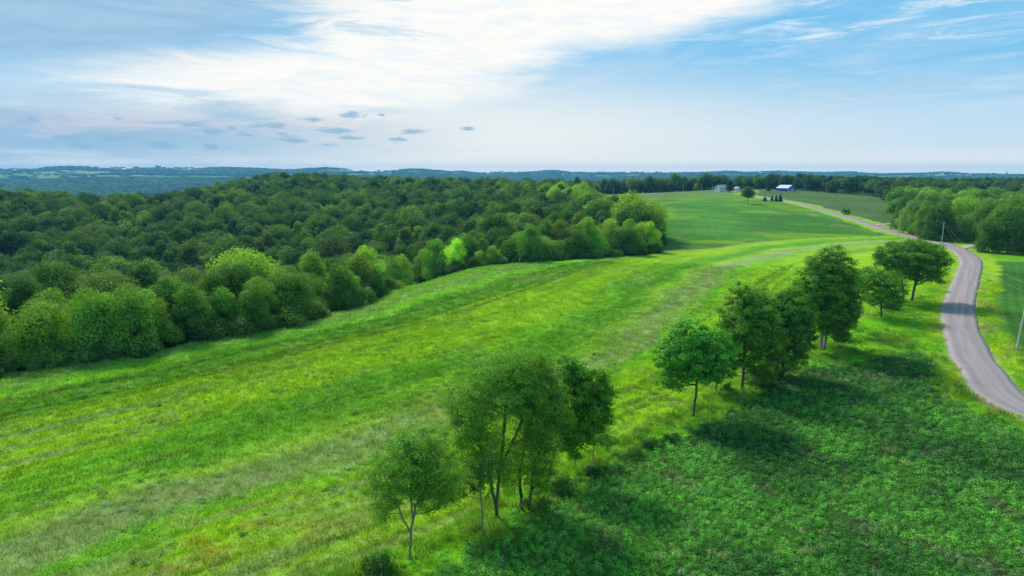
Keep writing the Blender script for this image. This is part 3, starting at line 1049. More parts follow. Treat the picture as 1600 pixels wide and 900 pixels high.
hero_tree('hedgerow_tree', 'lighter open-crowned tree between the tallest and the spreading dark tree', (1377, 496),
          [(1372, 445, 34, 28, 0), (1392, 450, 26, 28, 0), (1355, 430, 20, 18, 0), (1382, 470, 24, 12, 0), (1400, 465, 18, 18, 0)],
          200, 80, .25, .75, (1.05, 1.30, .75), .17, [[(1377, 496), (1377, 470), (1376, 435)]], M_bark, 27, mind=.7, flat=.55)
hero_tree('hedgerow_tree', 'wide spreading dark tree on twin leaning trunks beside the road bend', (1424, 471),
          [(1425, 400, 50, 22, 0), (1400, 408, 32, 24, 0), (1452, 408, 30, 24, 0), (1462, 432, 18, 14, 0), (1420, 385, 36, 12, 0), (1470, 398, 14, 14, 0), (1440, 425, 30, 16, 0), (1385, 395, 18, 15, 0)],
          380, 90, .31, .88, (1.15, 1.3, .68), .25, [[(1424, 471), (1430, 445), (1436, 415), (1440, 395)], [(1412, 474), (1410, 445), (1405, 410)]], M_bark, 28, mind=.85, flat=.6)


def shrub(base_px, rx, ry, label, tint, seed, n=26, per=70, leaf=.14, name='shrub', grp='hedgerow undergrowth shrubs'):
    rg = np.random.default_rng(seed)
    B = np.array(ground(*base_px)); m = depth(B) / FPX
    R_, Hh = rx * m, ry * m
    cl = clumps_in([(0, 0, Hh * .42, R_, R_ * .8, Hh * .55)], n, rg, .4, .15)
    cl[:, 2] = np.maximum(cl[:, 2], .1)
    root = empty(name, tuple(B), label, 'shrub', grp)
    nodes, par, g_, cnt = grow(B, [[np.array([0, 0, -.1]), np.array([0, 0, Hh * .3])]], cl, rg, step=.3)
    V, F = tubes(segs_from(nodes, par, cnt, .05, lambda i: True, .01, cnt.max()), 4)
    link('stem', mesh_np('stem', V, F, [M_bark], True), root)
    o = link('crown', crown_mesh('crown', cl, rg, per, leaf, min(R_, Hh) * .42, M_leaf, .8), root)
    o['tint'] = tint
    return root


shrub((592, 896), 26, 34, 'dark low shrub at the bottom edge, left of the nearest tree', (.55, .75, .6), 41)
shrub((1185, 600), 24, 38, 'grey-green brush beside the straight dark tree trunk', (.75, .85, .8), 42, leaf=.2)
shrub((1205, 592), 18, 22, 'low brush under the skirt of the rounded dark tree', (.6, .8, .6), 43, leaf=.2)
shrub((1136, 612), 10, 14, 'small round bush at the foot of the half-hidden tree', (.6, .9, .6), 44, 12, 60, .18)
shrub((1312, 533), 16, 18, 'brush between the twin pale trunks and the thin leaning tree', (.8, 1.0, .8), 45, leaf=.25)
shrub((1395, 484), 13, 10, 'brown-green brush right of the lighter open-crowned tree', (.9, .8, .8), 46, leaf=.28)
shrub((985, 716), 26, 20, 'dark low bush on the grassy bank, first right of the saplings', (.5, .75, .55), 47)
shrub((1020, 700), 22, 16, 'dark low bush on the grassy bank, middle of three', (.45, .7, .5), 48)
shrub((1048, 690), 14, 13, 'little dark bush on the grassy bank, nearest the bare slender trunk', (.45, .72, .5), 49)
shrub((930, 742), 18, 15, 'low dark bush below the saplings', (.4, .65, .45), 50)
shrub((880, 770), 26, 30, 'dark thicket at the right foot of the foreground clump', (.42, .65, .45), 51)
shrub((840, 800), 30, 34, 'leafy thicket around the dark stems of the foreground clump', (.6, .8, .55), 52)
shrub((1322, 335), 7, 11, 'round dark bush alone beside the far road', (.55, .7, .6), 53, 14, 50, .5, 'roadside_bush', None)


# ------------------------------------------------------------------ woodland tree variants
def wood_variant(name, seed, hgt, rad, style, nleaf, nlump, leaf, trunk_sides=5):
    """crown of leafy billows: leaves sit on the outside of many overlapping lumps, facing outwards"""
    rg = np.random.default_rng(seed)
    lumps = []
    for k in range(nlump):
        if style == 'round':
            # dome: most billows on the upper shell
            a = k * 2.39996 + rg.random() * .5
            f = (k + .5) / nlump
            el = math.asin(min(1, max(-.45, 1.0 - 1.42 * f)))
            q = rad * .70 * math.cos(el) * rg.uniform(.85, 1.12)
            z = hgt * .60 + hgt * .29 * math.sin(el) * rg.uniform(.85, 1.1)
            rr = rad * rg.uniform(.26, .40)
        elif style == 'tall':
            a = k * 2.39996
            f = (k + .5) / nlump
            z = hgt * (.20 + .72 * f)
            q = rad * .60 * math.sin(math.pi * (0.25 + .72 * f)) * rg.uniform(.7, 1.1)
            rr = rad * rg.uniform(.30, .46) * (1.1 - .35 * f)
        else:                        # edge: leafy to the ground
            a = k * 2.39996 + rg.random()
            f = (k + .5) / nlump
            z = hgt * (.07 + .80 * f)
            q = rad * .72 * math.sqrt(max(0, 1 - max(0, f - .12) ** 1.9)) * rg.uniform(.75, 1.1)
            if f > .9: q *= .4
            rr = rad * rg.uniform(.28, .44)
        lumps.append((math.cos(a) * q, math.sin(a) * q, z, rr))
    L = np.array(lumps)
    L[:, 3] *= rg.uniform(.75, 1.25, len(L)); L[:, :3] += rg.normal(size=(len(L), 3)) * rad * .09
    L = L[rg.random(len(L)) > .12]
    w = L[:, 3] ** 2
    ci = rg.choice(len(L), nleaf, p=w / w.sum())
    d = rg.normal(size=(nleaf, 3)); d /= np.linalg.norm(d, axis=1)[:, None]
    p = L[ci, :3] + d * (L[ci, 3] * (rg.uniform(.70, 1.02, nleaf) + rg.exponential(.13, nleaf)))[:, None] * np.array([1, 1, .85])
    inside = np.zeros(nleaf, bool)
    for j in range(len(L)):
        q = (p - L[j, :3]) / (L[j, 3] * .72)
        inside |= ((q ** 2).sum(1) < 1) & (ci != j)
    p, d, ci = p[~inside], d[~inside], ci[~inside]
    n = len(p)
    nrm = d * 1.0 + rg.normal(size=(n, 3)) * .42 + np.array([0, 0, .30])
    V, F = leaf_quads(p, nrm, leaf * rg.uniform(.6, 1.4, n), rg, .62)
    var = np.clip(.5 + (rg.normal(size=len(L)) * .13)[ci] + rg.normal(size=n) * .10, 0, 1)
    # opaque heart of inner foliage
    m = nleaf // 9
    cj = rg.choice(len(L), m)
    p2 = L[cj, :3] * np.array([.78, .78, .96]) + rg.normal(size=(m, 3)) * rad * .12
    V2, F2 = leaf_quads(p2, rg.normal(size=(m, 3)) + np.array([0, 0, .2]), leaf * rg.uniform(1.6, 2.8, m), rg, .7)
    crown = mesh_np(name, np.concatenate([V, V2]), np.concatenate([F, F2 + len(V)]), [M_leaf_forest], False, None,
                    [('var', 'FLOAT', 'FACE', np.concatenate([var, np.full(m, .35)]))])
    sg = [(np.array([0, 0, -.6]), np.array([0.05, 0, hgt * .45]), hgt * .018 + .03, hgt * .012)]
    sg.append((np.array([0.05, 0, hgt * .45]), np.array([0, .1, hgt * .78]), hgt * .012, .04))
    for k in range(4):
        a = rg.random() * 6.283
        sg.append((np.array([0, 0, hgt * (.28 + .08 * k)]), np.array([math.cos(a) * rad * .6, math.sin(a) * rad * .6, hgt * (.5 + .07 * k)]), hgt * .008, .03))
    V, F = tubes(sg, trunk_sides)
    trunk = mesh_np(name + '_trunk', V, F, [M_bark_dark], True)
    return crown, trunk


def joined(name, crown, trunk):
    """crown + trunk in one mesh for trees too small to show parts"""
    def arr(me):
        V = np.empty(len(me.vertices) * 3, np.float32); me.vertices.foreach_get('co', V)
        Fi = np.empty(len(me.loops), np.int32); me.loops.foreach_get('vertex_index', Fi)
        return V.reshape(-1, 3), Fi.reshape(-1, 4)
    V1, F1 = arr(crown); V2, F2 = arr(trunk)
    var = np.empty(len(F1), np.float32); crown.attributes['var'].data.foreach_get('value', var)
    return mesh_np(name, np.concatenate([V1, V2]), np.concatenate([F1, F2 + len(V1)]), [crown.materials[0], M_bark_dark], False,
                   [0] * len(F1) + [1] * len(F2), [('var', 'FLOAT', 'FACE', np.concatenate([var, np.full(len(F2), .5)]))])


NEAR = []
for k, (st, hg, rd_) in enumerate([('edge', 10, 4.0), ('edge', 11, 3.6), ('edge', 8.5, 3.8), ('edge', 12, 4.6), ('round', 12, 4.6),
                                   ('round', 11, 5.0), ('tall', 12.5, 3.4), ('edge', 9.5, 4.6)]):
    NEAR.append((wood_variant('near_tree', 300 + k, hg, rd_, st, 13000, 34, .30), st, hg, rd_))
MID = []
for k, (st, hg, rd_) in enumerate([('round', 12, 4.8), ('round', 11, 5.2), ('round', 13, 4.4), ('tall', 13, 3.4), ('edge', 10, 4.4), ('round', 12, 5.6)]):
    c_, t_ = wood_variant('mid_tree', 400 + k, hg, rd_, st, 4200, 24, .50)
    MID.append(joined('mid_tree', c_, t_))
FAR = []
for k in range(3):
    c_, t_ = wood_variant('far_tree', 500 + k, 12, 5.5, 'round', 420, 10, 1.6)
    FAR.append(joined('far_tree', c_, t_))


def poisson(xs, ys, lo, hi, dfun, n_try, rg, accept):
    """dart throwing with a hash grid; dfun gives spacing"""
    cell = dfun(0)
    grid = {}
    out = []
    X = rg.uniform(xs[0], xs[1], n_try); Y = rg.uniform(ys[0], ys[1], n_try)
    ok = accept(X, Y)
    for x, y in zip(X[ok], Y[ok]):
        i, j = int(x // cell), int(y // cell)
        bad = False
        for a in (i - 1, i, i + 1):
            for b in (j - 1, j, j + 1):
                for (u, v) in grid.get((a, b), ()):
                    if (u - x) ** 2 + (v - y) ** 2 < cell * cell:
                        bad = True; break
                if bad: break
            if bad: break
        if bad:
            continue
        grid.setdefault((i, j), []).append((x, y))
        out.append((x, y))
    return np.array(out)


def tint_for(n, rg, x=None, y=None, bright=1.0):
    """per-tree colour; some species paler, some dark, some olive"""
    k = rg.random(n)
    base = np.array([[.62, .82, .66], [.90, 1.05, .72], [1.40, 1.45, .80], [.48, .70, .62], [1.15, 1.0, .8], [1.3, 1.15, 1.25]])
    pick = np.digitize(k, [.30, .62, .76, .90, .97])
    t = base[pick] * (0.75 + .55 * rg.random(n))[:, None] * bright
    return t, pick


def scatter(name, pts, rot, scl, idx, tint, protos, kind='stuff', label=None):
    n = len(pts)
    me = bpy.data.meshes.new(name)
    me.vertices.add(n); me.vertices.foreach_set('co', np.asarray(pts, np.float32).ravel())
    for an, typ, data, key in (('rot', 'FLOAT_VECTOR', rot, 'vector'), ('scl', 'FLOAT_VECTOR', scl, 'vector'), ('tint', 'FLOAT_COLOR', np.concatenate([tint, np.ones((n, 1))], 1), 'color')):
        a = me.attributes.new(an, typ, 'POINT'); a.data.foreach_set(key, np.asarray(data, np.float32).ravel())
    a = me.attributes.new('idx', 'INT', 'POINT'); a.data.foreach_set('value', np.asarray(idx, np.int32))
    me.update()
    o = link(name, me, kind=kind, label=label)
    ng = bpy.data.node_groups.new(name + '_nodes', 'GeometryNodeTree')
    ng.interface.new_socket('Geometry', in_out='INPUT', socket_type='NodeSocketGeometry')
    ng.interface.new_socket('Geometry', in_out='OUTPUT', socket_type='NodeSocketGeometry')
    N = ng.nodes; L = ng.links
    gi = N.new('NodeGroupInput'); go = N.new('NodeGroupOutput')
    jn = N.new('GeometryNodeJoinGeometry')

    def attr(nm, typ):
        a = N.new('GeometryNodeInputNamedAttribute'); a.data_type = typ; a.inputs['Name'].default_value = nm
        return a.outputs['Attribute']
    r_, s_, i_ = attr('rot', 'FLOAT_VECTOR'), attr('scl', 'FLOAT_VECTOR'), attr('idx', 'INT')
    e2r = N.new('FunctionNodeEulerToRotation'); L.new(r_, e2r.inputs[0])
    for k, p in enumerate(protos):
        ob = bpy.data.objects.new(name + '_kind', p) if isinstance(p, bpy.types.Mesh) else p
        oi = N.new('GeometryNodeObjectInfo'); oi.inputs['Object'].default_value = ob
        oi.transform_space = 'ORIGINAL'
        cmp_ = N.new('FunctionNodeCompare'); cmp_.data_type = 'INT'; cmp_.operation = 'EQUAL'
        ins = [s for s in cmp_.inputs if s.type == 'INT']
        L.new(i_, ins[0]); ins[1].default_value = k
        ip = N.new('GeometryNodeInstanceOnPoints')
        L.new(gi.outputs[0], ip.inputs['Points']); L.new(cmp_.outputs[0], ip.inputs['Selection'])
        L.new(oi.outputs['Geometry'], ip.inputs['Instance'])
        L.new(e2r.outputs[0], ip.inputs['Rotation']); L.new(s_, ip.inputs['Scale'])
        L.new(ip.outputs[0], jn.inputs[0])
    L.new(jn.outputs[0], go.inputs[0])
    md = o.modifiers.new('scatter', 'NODES'); md.node_group = ng
    return o


# ------------------------------------------------------------------ the left-hand woods
rgf = np.random.default_rng(99)


def wedge(x, y, m=.10):
    return (np.abs(x) < (.75 + m) * y + 14) & (y > 10)


fp = poisson((-700, 210), (20, 830), 0, 0, lambda z: 6.9, 50000, rgf, lambda X, Y: inpoly(X, Y, FOREST_POLY) & wedge(X, Y))
EDGE = spline([(FOREST_POLY[i][0], FOREST_POLY[i][1]) for i in range(1, 22)], 3.0)
_d = np.gradient(EDGE, axis=0); _d /= np.linalg.norm(_d, axis=1)[:, None]
_n = np.stack([-_d[:, 1], _d[:, 0]], 1)
extra = []
for o_ in (2.6, 6.2, 9.8):
    for k_ in range(0, len(EDGE)):
        p_ = EDGE[k_] + _n[k_] * (o_ + rgf.uniform(-.7, .9)) + rgf.normal(size=2) * .6
        if wedge(p_[0:1], p_[1:2])[0] and inpoly(p_[0:1], p_[1:2], FOREST_POLY)[0] and np.min(np.hypot(*(fp - p_).T)) > 3.5 and all(math.hypot(*(p_ - q_)) > 3.3 for q_ in extra):
            extra.append(p_)
fp = np.concatenate([fp, np.array(extra)])
ed, el_ = curve_sd(fp[:, 0], fp[:, 1], EDGE)
ed = np.abs(ed)
keep = (ed > 1.8)
fp = fp[keep]; ed = ed[keep]; el_ = el_[keep]
fz = H(fp[:, 0], fp[:, 1])
fr = np.hypot(fp[:, 0], fp[:, 1])
# brush shapes
BR = [wood_variant('brush', 640 + k, 5.5, 4.2, 'edge', 2600, 16, .42)[0] for k in range(3)]
# individuals: the 225 that show largest = nearest trees in view
order = np.argsort(fr + (np.abs(fp[:, 0]) > .80 * fp[:, 1]) * 1000)
N_IND = 225
ind = order[:N_IND]; rest = order[N_IND:]
tn, pick = tint_for(len(fp), rgf)
edge_b = sstep(ed, 22, 4)[:, None]
tn = tn * (1 + edge_b * np.array([1.35, 1.1, .4]) * (.4 + 1.0 * rgf.random(len(fp)))[:, None])
KINDN = ['dark green', 'mid green', 'pale yellow-green', 'deep blue-green', 'olive', 'grey-green']

LABELS_USED = {}


def uniq(lb):
    LABELS_USED[lb] = LABELS_USED.get(lb, 0) + 1
    return lb


# name each edge-row tree by what it stands next to, with its running place along the edge
ed_order = {int(i): n for n, i in enumerate(sorted([i for i in ind if ed[i] < 7], key=lambda i: el_[i]))}
ORD = lambda n: '%d%s' % (n, 'th' if 10 <= n % 100 <= 20 else {1: 'st', 2: 'nd', 3: 'rd'}.get(n % 10, 'th'))
second = {int(i): n for n, i in enumerate(sorted([i for i in ind if 7 <= ed[i] < 16], key=lambda i: el_[i]))}
deep = {}
for row in range(3, 30):
    mem = sorted([int(i) for i in ind if 16 + 8 * (row - 3) <= ed[i] < 24 + 8 * (row - 3)], key=lambda i: math.atan2(fp[i, 0], fp[i, 1]))
    for k_, i in enumerate(mem):
        deep[i] = (row, k_ + 1)
ROUNDW = {'edge': 'bushy', 'round': 'round-crowned', 'tall': 'tall narrow'}
for i in ind:
    i = int(i)
    isedge = ed[i] < 10
    v = int(rgf.choice([0, 1, 2, 3, 7])) if isedge else int(rgf.choice([3, 4, 5, 6, 4, 5]))
    (cm, tm), st, hg, rd_ = NEAR[v]
    s = (.62 + .34 * rgf.random()) if ed[i] < 14 else (.72 + .5 * rgf.random())
    if ed[i] < 4.5 and rgf.random() < .35:
        s *= .62
    px_dist = fr[i]
    word = ROUNDW[st]
    if i in ed_order:
        lb = '%s %s tree on the field edge, %s from left in front row' % (word, KINDN[pick[i]], ORD(ed_order[i] + 1))
        gp = 'trees along the front edge of the woods'
    elif i in second:
        lb = '%s %s tree just behind the front row, %s from left' % (word, KINDN[pick[i]], ORD(second[i] + 1))
        gp = 'trees in the second row of the woods'
    else:
        row, k_ = deep[i]
        lb = '%s %s tree, %s row back in the left woods, %s from left' % (word, KINDN[pick[i]], ORD(row), ORD(k_))
        gp = 'trees deeper inside the woods'
    root = empty('woodland_tree', (fp[i, 0], fp[i, 1], fz[i]), lb, 'tree', gp)
    root.rotation_euler = (0, 0, rgf.random() * 6.283)
    root.scale = (s * (.92 + .2 * rgf.random()), s * (.92 + .2 * rgf.random()), s)
    c_ = link('crown', cm, root); c_['tint'] = tuple(tn[i])
    link('trunk', tm, root)

nr = len(rest)
ss_ = (.66 + .66 * rgf.random(nr))
scl = np.stack([ss_, ss_, ss_ * (.9 + .2 * rgf.random(nr))], 1)
rot = np.stack([rgf.normal(size=nr) * .04, rgf.normal(size=nr) * .04, rgf.random(nr) * 6.283], 1)
scatter('woodland', np.stack([fp[rest, 0], fp[rest, 1], fz[rest]], 1), rot, scl, rgf.choice(len(MID), nr, p=[.2, .2, .17, .13, .1, .2]),
        tn[rest], MID, label='dense dark green wood filling the valley and the slope behind')

# low brush along the wood edge
nb = 620
bl = rgf.uniform(0, len(EDGE) - 2, nb); bi = bl.astype(int)
bp = EDGE[bi] + (EDGE[bi + 1] - EDGE[bi]) * (bl - bi)[:, None]
T = EDGE[bi + 1] - EDGE[bi]; T /= np.linalg.norm(T, axis=1)[:, None]
off = rgf.uniform(-.6, 4.5, nb)
bp = bp + np.stack([-T[:, 1], T[:, 0]], 1) * off[:, None]
okb = wedge(bp[:, 0], bp[:, 1]) & (bp[:, 1] > 40)
bp = bp[okb]; nb = len(bp)
bs = rgf.uniform(.14, .60, nb)
bt, _ = tint_for(nb, rgf, bright=.85)
scatter('edge_brush', np.stack([bp[:, 0], bp[:, 1], H(bp[:, 0], bp[:, 1])], 1), np.stack([0 * bs, 0 * bs, rgf.random(nb) * 6], 1),
        np.stack([bs * rgf.uniform(.8, 1.6, nb), bs * rgf.uniform(.8, 1.6, nb), bs], 1), rgf.integers(0, 3, nb), bt * 1.15, BR, label='low brush and saplings along the foot of the woods')

# ------------------------------------------------------------------ right-hand woodlot beside the road
_f = [ground(*p)[:2] for p in [(1424, 366), (1462, 375.5), (1500, 379), (1530, 384), (1560, 393), (1640, 400)]]
WL_POLY = np.array(_f + [(260, 235), (330, 300), (300, 330), (262, 400), (215, 385), (172, 310)])
wp = poisson((100, 430), (190, 420), 0, 0, lambda z: 7.6, 12000, rgf, lambda X, Y: inpoly(X, Y, WL_POLY) & wedge(X, Y))
# avoid the driveway
dd, _ = curve_sd(wp[:, 0], wp[:, 1], dw0)
wp = wp[np.abs(dd) > 5]
wr = np.hypot(wp[:, 0], wp[:, 1])
wo = np.argsort(wp[:, 1])
wt, wpick = tint_for(len(wp), rgf, bright=1.45)
NW = min(70, len(wp))
for n_, i in enumerate(wo[:NW]):
    v = int(rgf.choice([3, 0, 5, 1, 7]))
    (cm, tm), st, hg, rd_ = NEAR[v]
    s = .85 + .55 * rgf.random()
    front = n_ < 12
    lb = '%s %s tree %s' % (ROUNDW[st], KINDN[wpick[i]],
                            ('at the front of the right-hand woodlot, %s from the driveway side' % ORD(n_ + 1)) if front else 'inside the right woodlot, %s back from the driveway' % ORD(n_ + 1))
    root = empty('woodlot_tree', (wp[i, 0], wp[i, 1], h1(*wp[i])), lb, 'tree', 'front trees of the right-hand woodlot' if front else ROUNDW[st] + ' ' + KINDN[wpick[i]] + ' trees inside the right-hand woodlot')
    root.rotation_euler = (0, 0, rgf.random() * 6.283); root.scale = (s, s, s * 1.05)
    c_ = link('crown', cm, root); c_['tint'] = tuple(wt[i])
    link('trunk', tm, root)
rs = wo[NW:]
if len(rs):
    s = 1.0 + .3 * rgf.random(len(rs))
    scatter('woodlot', np.stack([wp[rs, 0], wp[rs, 1], H(wp[rs, 0], wp[rs, 1])], 1), np.stack([0 * s, 0 * s, rgf.random(len(rs)) * 6], 1), np.stack([s, s, s], 1),
            rgf.integers(0, 3, len(rs)), wt[rs], MID, label='back of the wooded lot right of the road')

# specific trees at the woodlot front
def placed(name, label, base_px, top_py, v, tint, group=None, width=1.0, dmax=1500, bark=None):
    B = ground(*base_px, dmax=dmax)
    (cm, tm), st, hg, rd_ = NEAR[v]
    hh = (base_px[1] - top_py) * depth(B) / FPX
    s = hh / (hg * .98)
    root = empty(name, B, label, 'tree', group)
    root.scale = (s * width, s * width, s)
    root.rotation_euler = (0, 0, rgf.random() * 6)
    c_ = link('crown', cm, root); c_['tint'] = tint
    link('trunk', tm, root)
    return root


placed('woodlot_tree', 'big gnarled dark tree over a thick trunk at the right frame edge', (1574, 396), 320, 5, (.95, 1.15, .7), width=.95)
placed('woodlot_tree', 'dark tree leaning over a small trunk just left of the gnarled one', (1544, 394), 343, 7, (.85, 1.05, .65), width=.85)
placed('woodlot_tree', 'tall dark tree beside the driveway with a clear trunk', (1546, 388), 316, 4, (1.0, 1.2, .7), width=.8)
placed('woodlot_tree', 'bright yellow-green tree at the left corner of the woodlot', (1441, 372), 318, 0, (1.9, 1.75, .75), width=.6)
placed('woodlot_tree', 'vivid green bushy tree at the left tip of the woodlot', (1428, 367), 320, 1, (1.25, 1.6, .8), width=.7)

# ------------------------------------------------------------------ lone trees on the hill
placed('hill_tree', 'lone round olive tree standing on the hill field', (1168, 318.5), 292, 5, (.85, .80, .85), width=.85)
placed('farm_tree', 'tall upright dark tree in front of the white farmhouse', (1140, 300.6), 281, 6, (.42, .60, .55), width=1.25)
placed('farm_tree', 'low dark round tree right of the white farmhouse', (1160, 300.2), 290.5, 4, (.45, .55, .5))


def conifer_mesh(seed, hgt=8, rad=2.2):
    rg = np.random.default_rng(seed)
    n = 3200
    z = rg.random(n) ** 1.25
    rr = rad * (1 - z) ** .85 * (0.45 + .55 * rg.random(n) ** .4) * (1 + .16 * np.sin(z * 60))
    a = rg.random(n) * 6.283
    p = np.stack([np.cos(a) * rr, np.sin(a) * rr, .25 + z * hgt * .97 - rr * .18], 1)
    nrm = np.stack([np.cos(a), np.sin(a), np.full(n, .6)], 1) + rg.normal(size=(n, 3)) * .4
    V, F = leaf_quads(p, nrm, .55 * (.6 + .6 * rg.random(n)) * (1.1 - .6 * z), rg)
    return mesh_np('conifer_crown', V, F, [M_needle], False, None, [('var', 'FLOAT', 'FACE', np.clip(.5 + rg.normal(size=n) * .15, 0, 1))])


CON = conifer_mesh(601)
CV, CF = tubes([(np.array([0, 0, -.4]), np.array([0, 0, 7.]), .16, .05)], 6)
CONT = mesh_np('conifer_trunk', CV, CF, [M_bark_dark], True)


def conifer(label, base_px, top_py, w=1.0, group=None):
    B = ground(*base_px)
    s = (base_px[1] - top_py) * depth(B) / FPX / 8
    root = empty('conifer', B, label, 'tree', group)
    root.scale = (s * w, s * w, s)
    root.rotation_euler = (0, 0, rgf.random() * 6)
    c_ = link('crown', CON, root); c_['tint'] = (1, 1, 1)
    link('trunk', CONT, root)


conifer('squat round dark evergreen, apart from the others on the crest', (1195, 314), 306.5, 2.0)
conifer('leftmost of three pointed dark evergreens by the road crest', (1206, 314), 304.5, 1.2, 'pointed evergreens by the road crest')
conifer('middle of three pointed dark evergreens by the road crest', (1212.5, 314.5), 304.5, 1.2, 'pointed evergreens by the road crest')
conifer('rightmost and tallest of three evergreens by the road crest', (1219, 314.5), 302.5, 1.25, 'pointed evergreens by the road crest')
conifer('solitary small evergreen left of the blue barn', (1200, 298.5), 288, 1.3)

# ------------------------------------------------------------------ tree belts behind the hill
def belt(name, poly, sp_, label, tintk=1.0, s0=1.0, protos=None, wd=.1):
    poly = np.array(poly, float)
    x0, y0 = poly.min(0); x1, y1 = poly.max(0)
    n = int((x1 - x0) * (y1 - y0) / (sp_ * sp_) * 3) + 50
    p = poisson((x0, x1), (y0, y1), 0, 0, lambda z: sp_, min(n, 60000), rgf, lambda X, Y: inpoly(X, Y, poly) & wedge(X, Y, wd))
    t_, _ = tint_for(len(p), rgf, bright=tintk)
    s = s0 * (.8 + .45 * rgf.random(len(p)))
    pr = protos or MID
    return scatter(name, np.stack([p[:, 0], p[:, 1], H(p[:, 0], p[:, 1])], 1), np.stack([0 * s, 0 * s, rgf.random(len(p)) * 6], 1), np.stack([s, s, s], 1),
                   rgf.integers(0, len(pr), len(p)), t_, pr, label=label)


belt('tree_belt', [(235, 640), (250, 605), (290, 560), (262, 480), (258, 462), (300, 455), (420, 470), (560, 620), (700, 900), (400, 900), (230, 720)], 7.5,
     'wooded ridge stretching right behind the blue barn', .8, 1.0)
belt('tree_belt', [(560, 740), (900, 900), (1300, 1500), (900, 1500), (600, 1000)], 14, 'scattered trees among far fields at the right edge', .9, 1.0)
belt('tree_belt', [(-40, 830), (620, 760), (900, 1100), (1000, 1500), (-400, 1400)], 11, 'woods falling away behind the farmstead', .8, 1.0, FAR)

# distant hills woods
def far_trees():
    n = 170000
    th = rgf.uniform(-.78, .78, n)
    r = 1100 * (7000 / 1100) ** rgf.random(n)
    x, y = r * np.sin(th), r * np.cos(th)
    m = far_wood(x, y)
    # hedges and groves in the fields too
    m |= fbm(x / 90, y / 60, 131, 3) > .70
    x, y, r = x[m], y[m], r[m]
    z = H(x, y)
    # keep only what faces or crowns towards the viewer
    n = len(x)
    s = (1.0 + .5 * rgf.random(n)) * np.interp(r, [1100, 7000], [1.0, 2.2])
    t_, _ = tint_for(n, rgf, bright=.8)
    scl = np.stack([s * 1.1, s * 1.1, np.minimum(s, 1.25)], 1)
    scatter('distant_woods', np.stack([x, y, z], 1), np.stack([0 * s, 0 * s, rgf.random(n) * 6], 1), scl, rgf.integers(0, len(FAR), n), t_, FAR,
            label='blue hazy woods covering the distant hills along the horizon')


far_trees()


# ------------------------------------------------------------------ buildings
def box_vf(x0, x1, y0, y1, z0, z1):
    V = [(x0, y0, z0), (x1, y0, z0), (x1, y1, z0), (x0, y1, z0), (x0, y0, z1), (x1, y0, z1), (x1, y1, z1), (x0, y1, z1)]
    F = [(0, 3, 2, 1), (4, 5, 6, 7), (0, 1, 5, 4), (1, 2, 6, 5), (2, 3, 7, 6), (3, 0, 4, 7)]
    return V, F


def poly_mesh(name, V, F, m):
    me = bpy.data.meshes.new(name)
    me.from_pydata([tuple(v) for v in V], [], F)
    me.materials.append(m)
    me.update()
    return me


def boxes_mesh(name, bs, m):
    V, F = [], []
    for b in bs:
        v, f = box_vf(*b)
        F += [tuple(i + len(V) for i in q) for q in f]; V += v
    return poly_mesh(name, V, F, m)


M_blue = simple('blue_sheet_steel', (.030, .115, .42), .45, .12, .6)
M_roofw = simple('pale_steel_roof', (.42, .50, .55), .45, .08, .5)
M_white = simple('white_paint', (.66, .67, .66), .6, .06, 1)
M_grey = simple('grey_shingles', (.30, .31, .33), .9, .15, 1)
M_dark = simple('window_glass', (.03, .04, .05), .15, .05, 1)
M_silo = simple('silo_concrete', (.55, .56, .56), .8, .1, .4)
M_red = simple('red_barn_paint', (.28, .06, .04), .7, .1, .6)


def gable_building(name, label, cat, loc, rz, w, l, hw, hr, Mw, Mr, windows=(), doors=(), chimney=False, eave=.5, group=None, small=False):
    root = empty(name, loc, label, cat, group)
    root.rotation_euler = (0, 0, rz)
    x, y = w / 2, l / 2
    V = [(-x, -y, -.8), (x, -y, -.8), (x, y, -.8), (-x, y, -.8), (-x, -y, hw), (x, -y, hw), (x, y, hw), (-x, y, hw), (0, -y, hr - .05), (0, y, hr - .05)]
    F = [(0, 1, 5, 8, 4), (1, 2, 6, 5), (2, 3, 7, 9, 6), (3, 0, 4, 7)]
    link('wall', poly_mesh('wall', V, F, Mw), root)
    e = eave; sl = (hr - hw) / x
    zl = hw - sl * e
    for s in (-1, 1):
        V = [(0, -y - e, hr), (0, y + e, hr), (s * (x + e), y + e, zl), (s * (x + e), -y - e, zl),
             (0, -y - e, hr + .18), (0, y + e, hr + .18), (s * (x + e), y + e, zl + .18), (s * (x + e), -y - e, zl + .18)]
        F = [(0, 1, 2, 3), (7, 6, 5, 4), (0, 3, 7, 4), (1, 5, 6, 2), (2, 6, 7, 3)]
        if s < 0:
            F = [tuple(reversed(f)) for f in F]
        if small and s == 1:
            pass
        link('roof_slope', poly_mesh('roof_slope', V, F, Mr), root)
    for (x0, x1, z0, z1, side) in windows:
        f = link('window', boxes_mesh('window', [(x0, x1, -y - .06, -y + .04, z0, z1)] if side == 0 else [(-x - .06, -x + .04, x0, x1, z0, z1)], M_white), root)
        link('pane', boxes_mesh('pane', [(x0 + .1, x1 - .1, -y - .09, -y - .061, z0 + .1, z1 - .1)] if side == 0 else [(-x - .09, -x - .061, x0 + .1, x1 - .1, z0 + .1, z1 - .1)], M_dark), f)
    for (x0, x1, z1, side, mm) in doors:
        link('door', boxes_mesh('door', [(x0, x1, -y - .07, -y + .03, -.2, z1)] if side == 0 else [(-x - .07, -x + .03, x0, x1, -.2, z1)], mm), root)
    if chimney:
        link('chimney', boxes_mesh('chimney', [(.6, 1.3, -.4, .4, hr - 1.0, hr + .9)], M_grey), root)
    return root


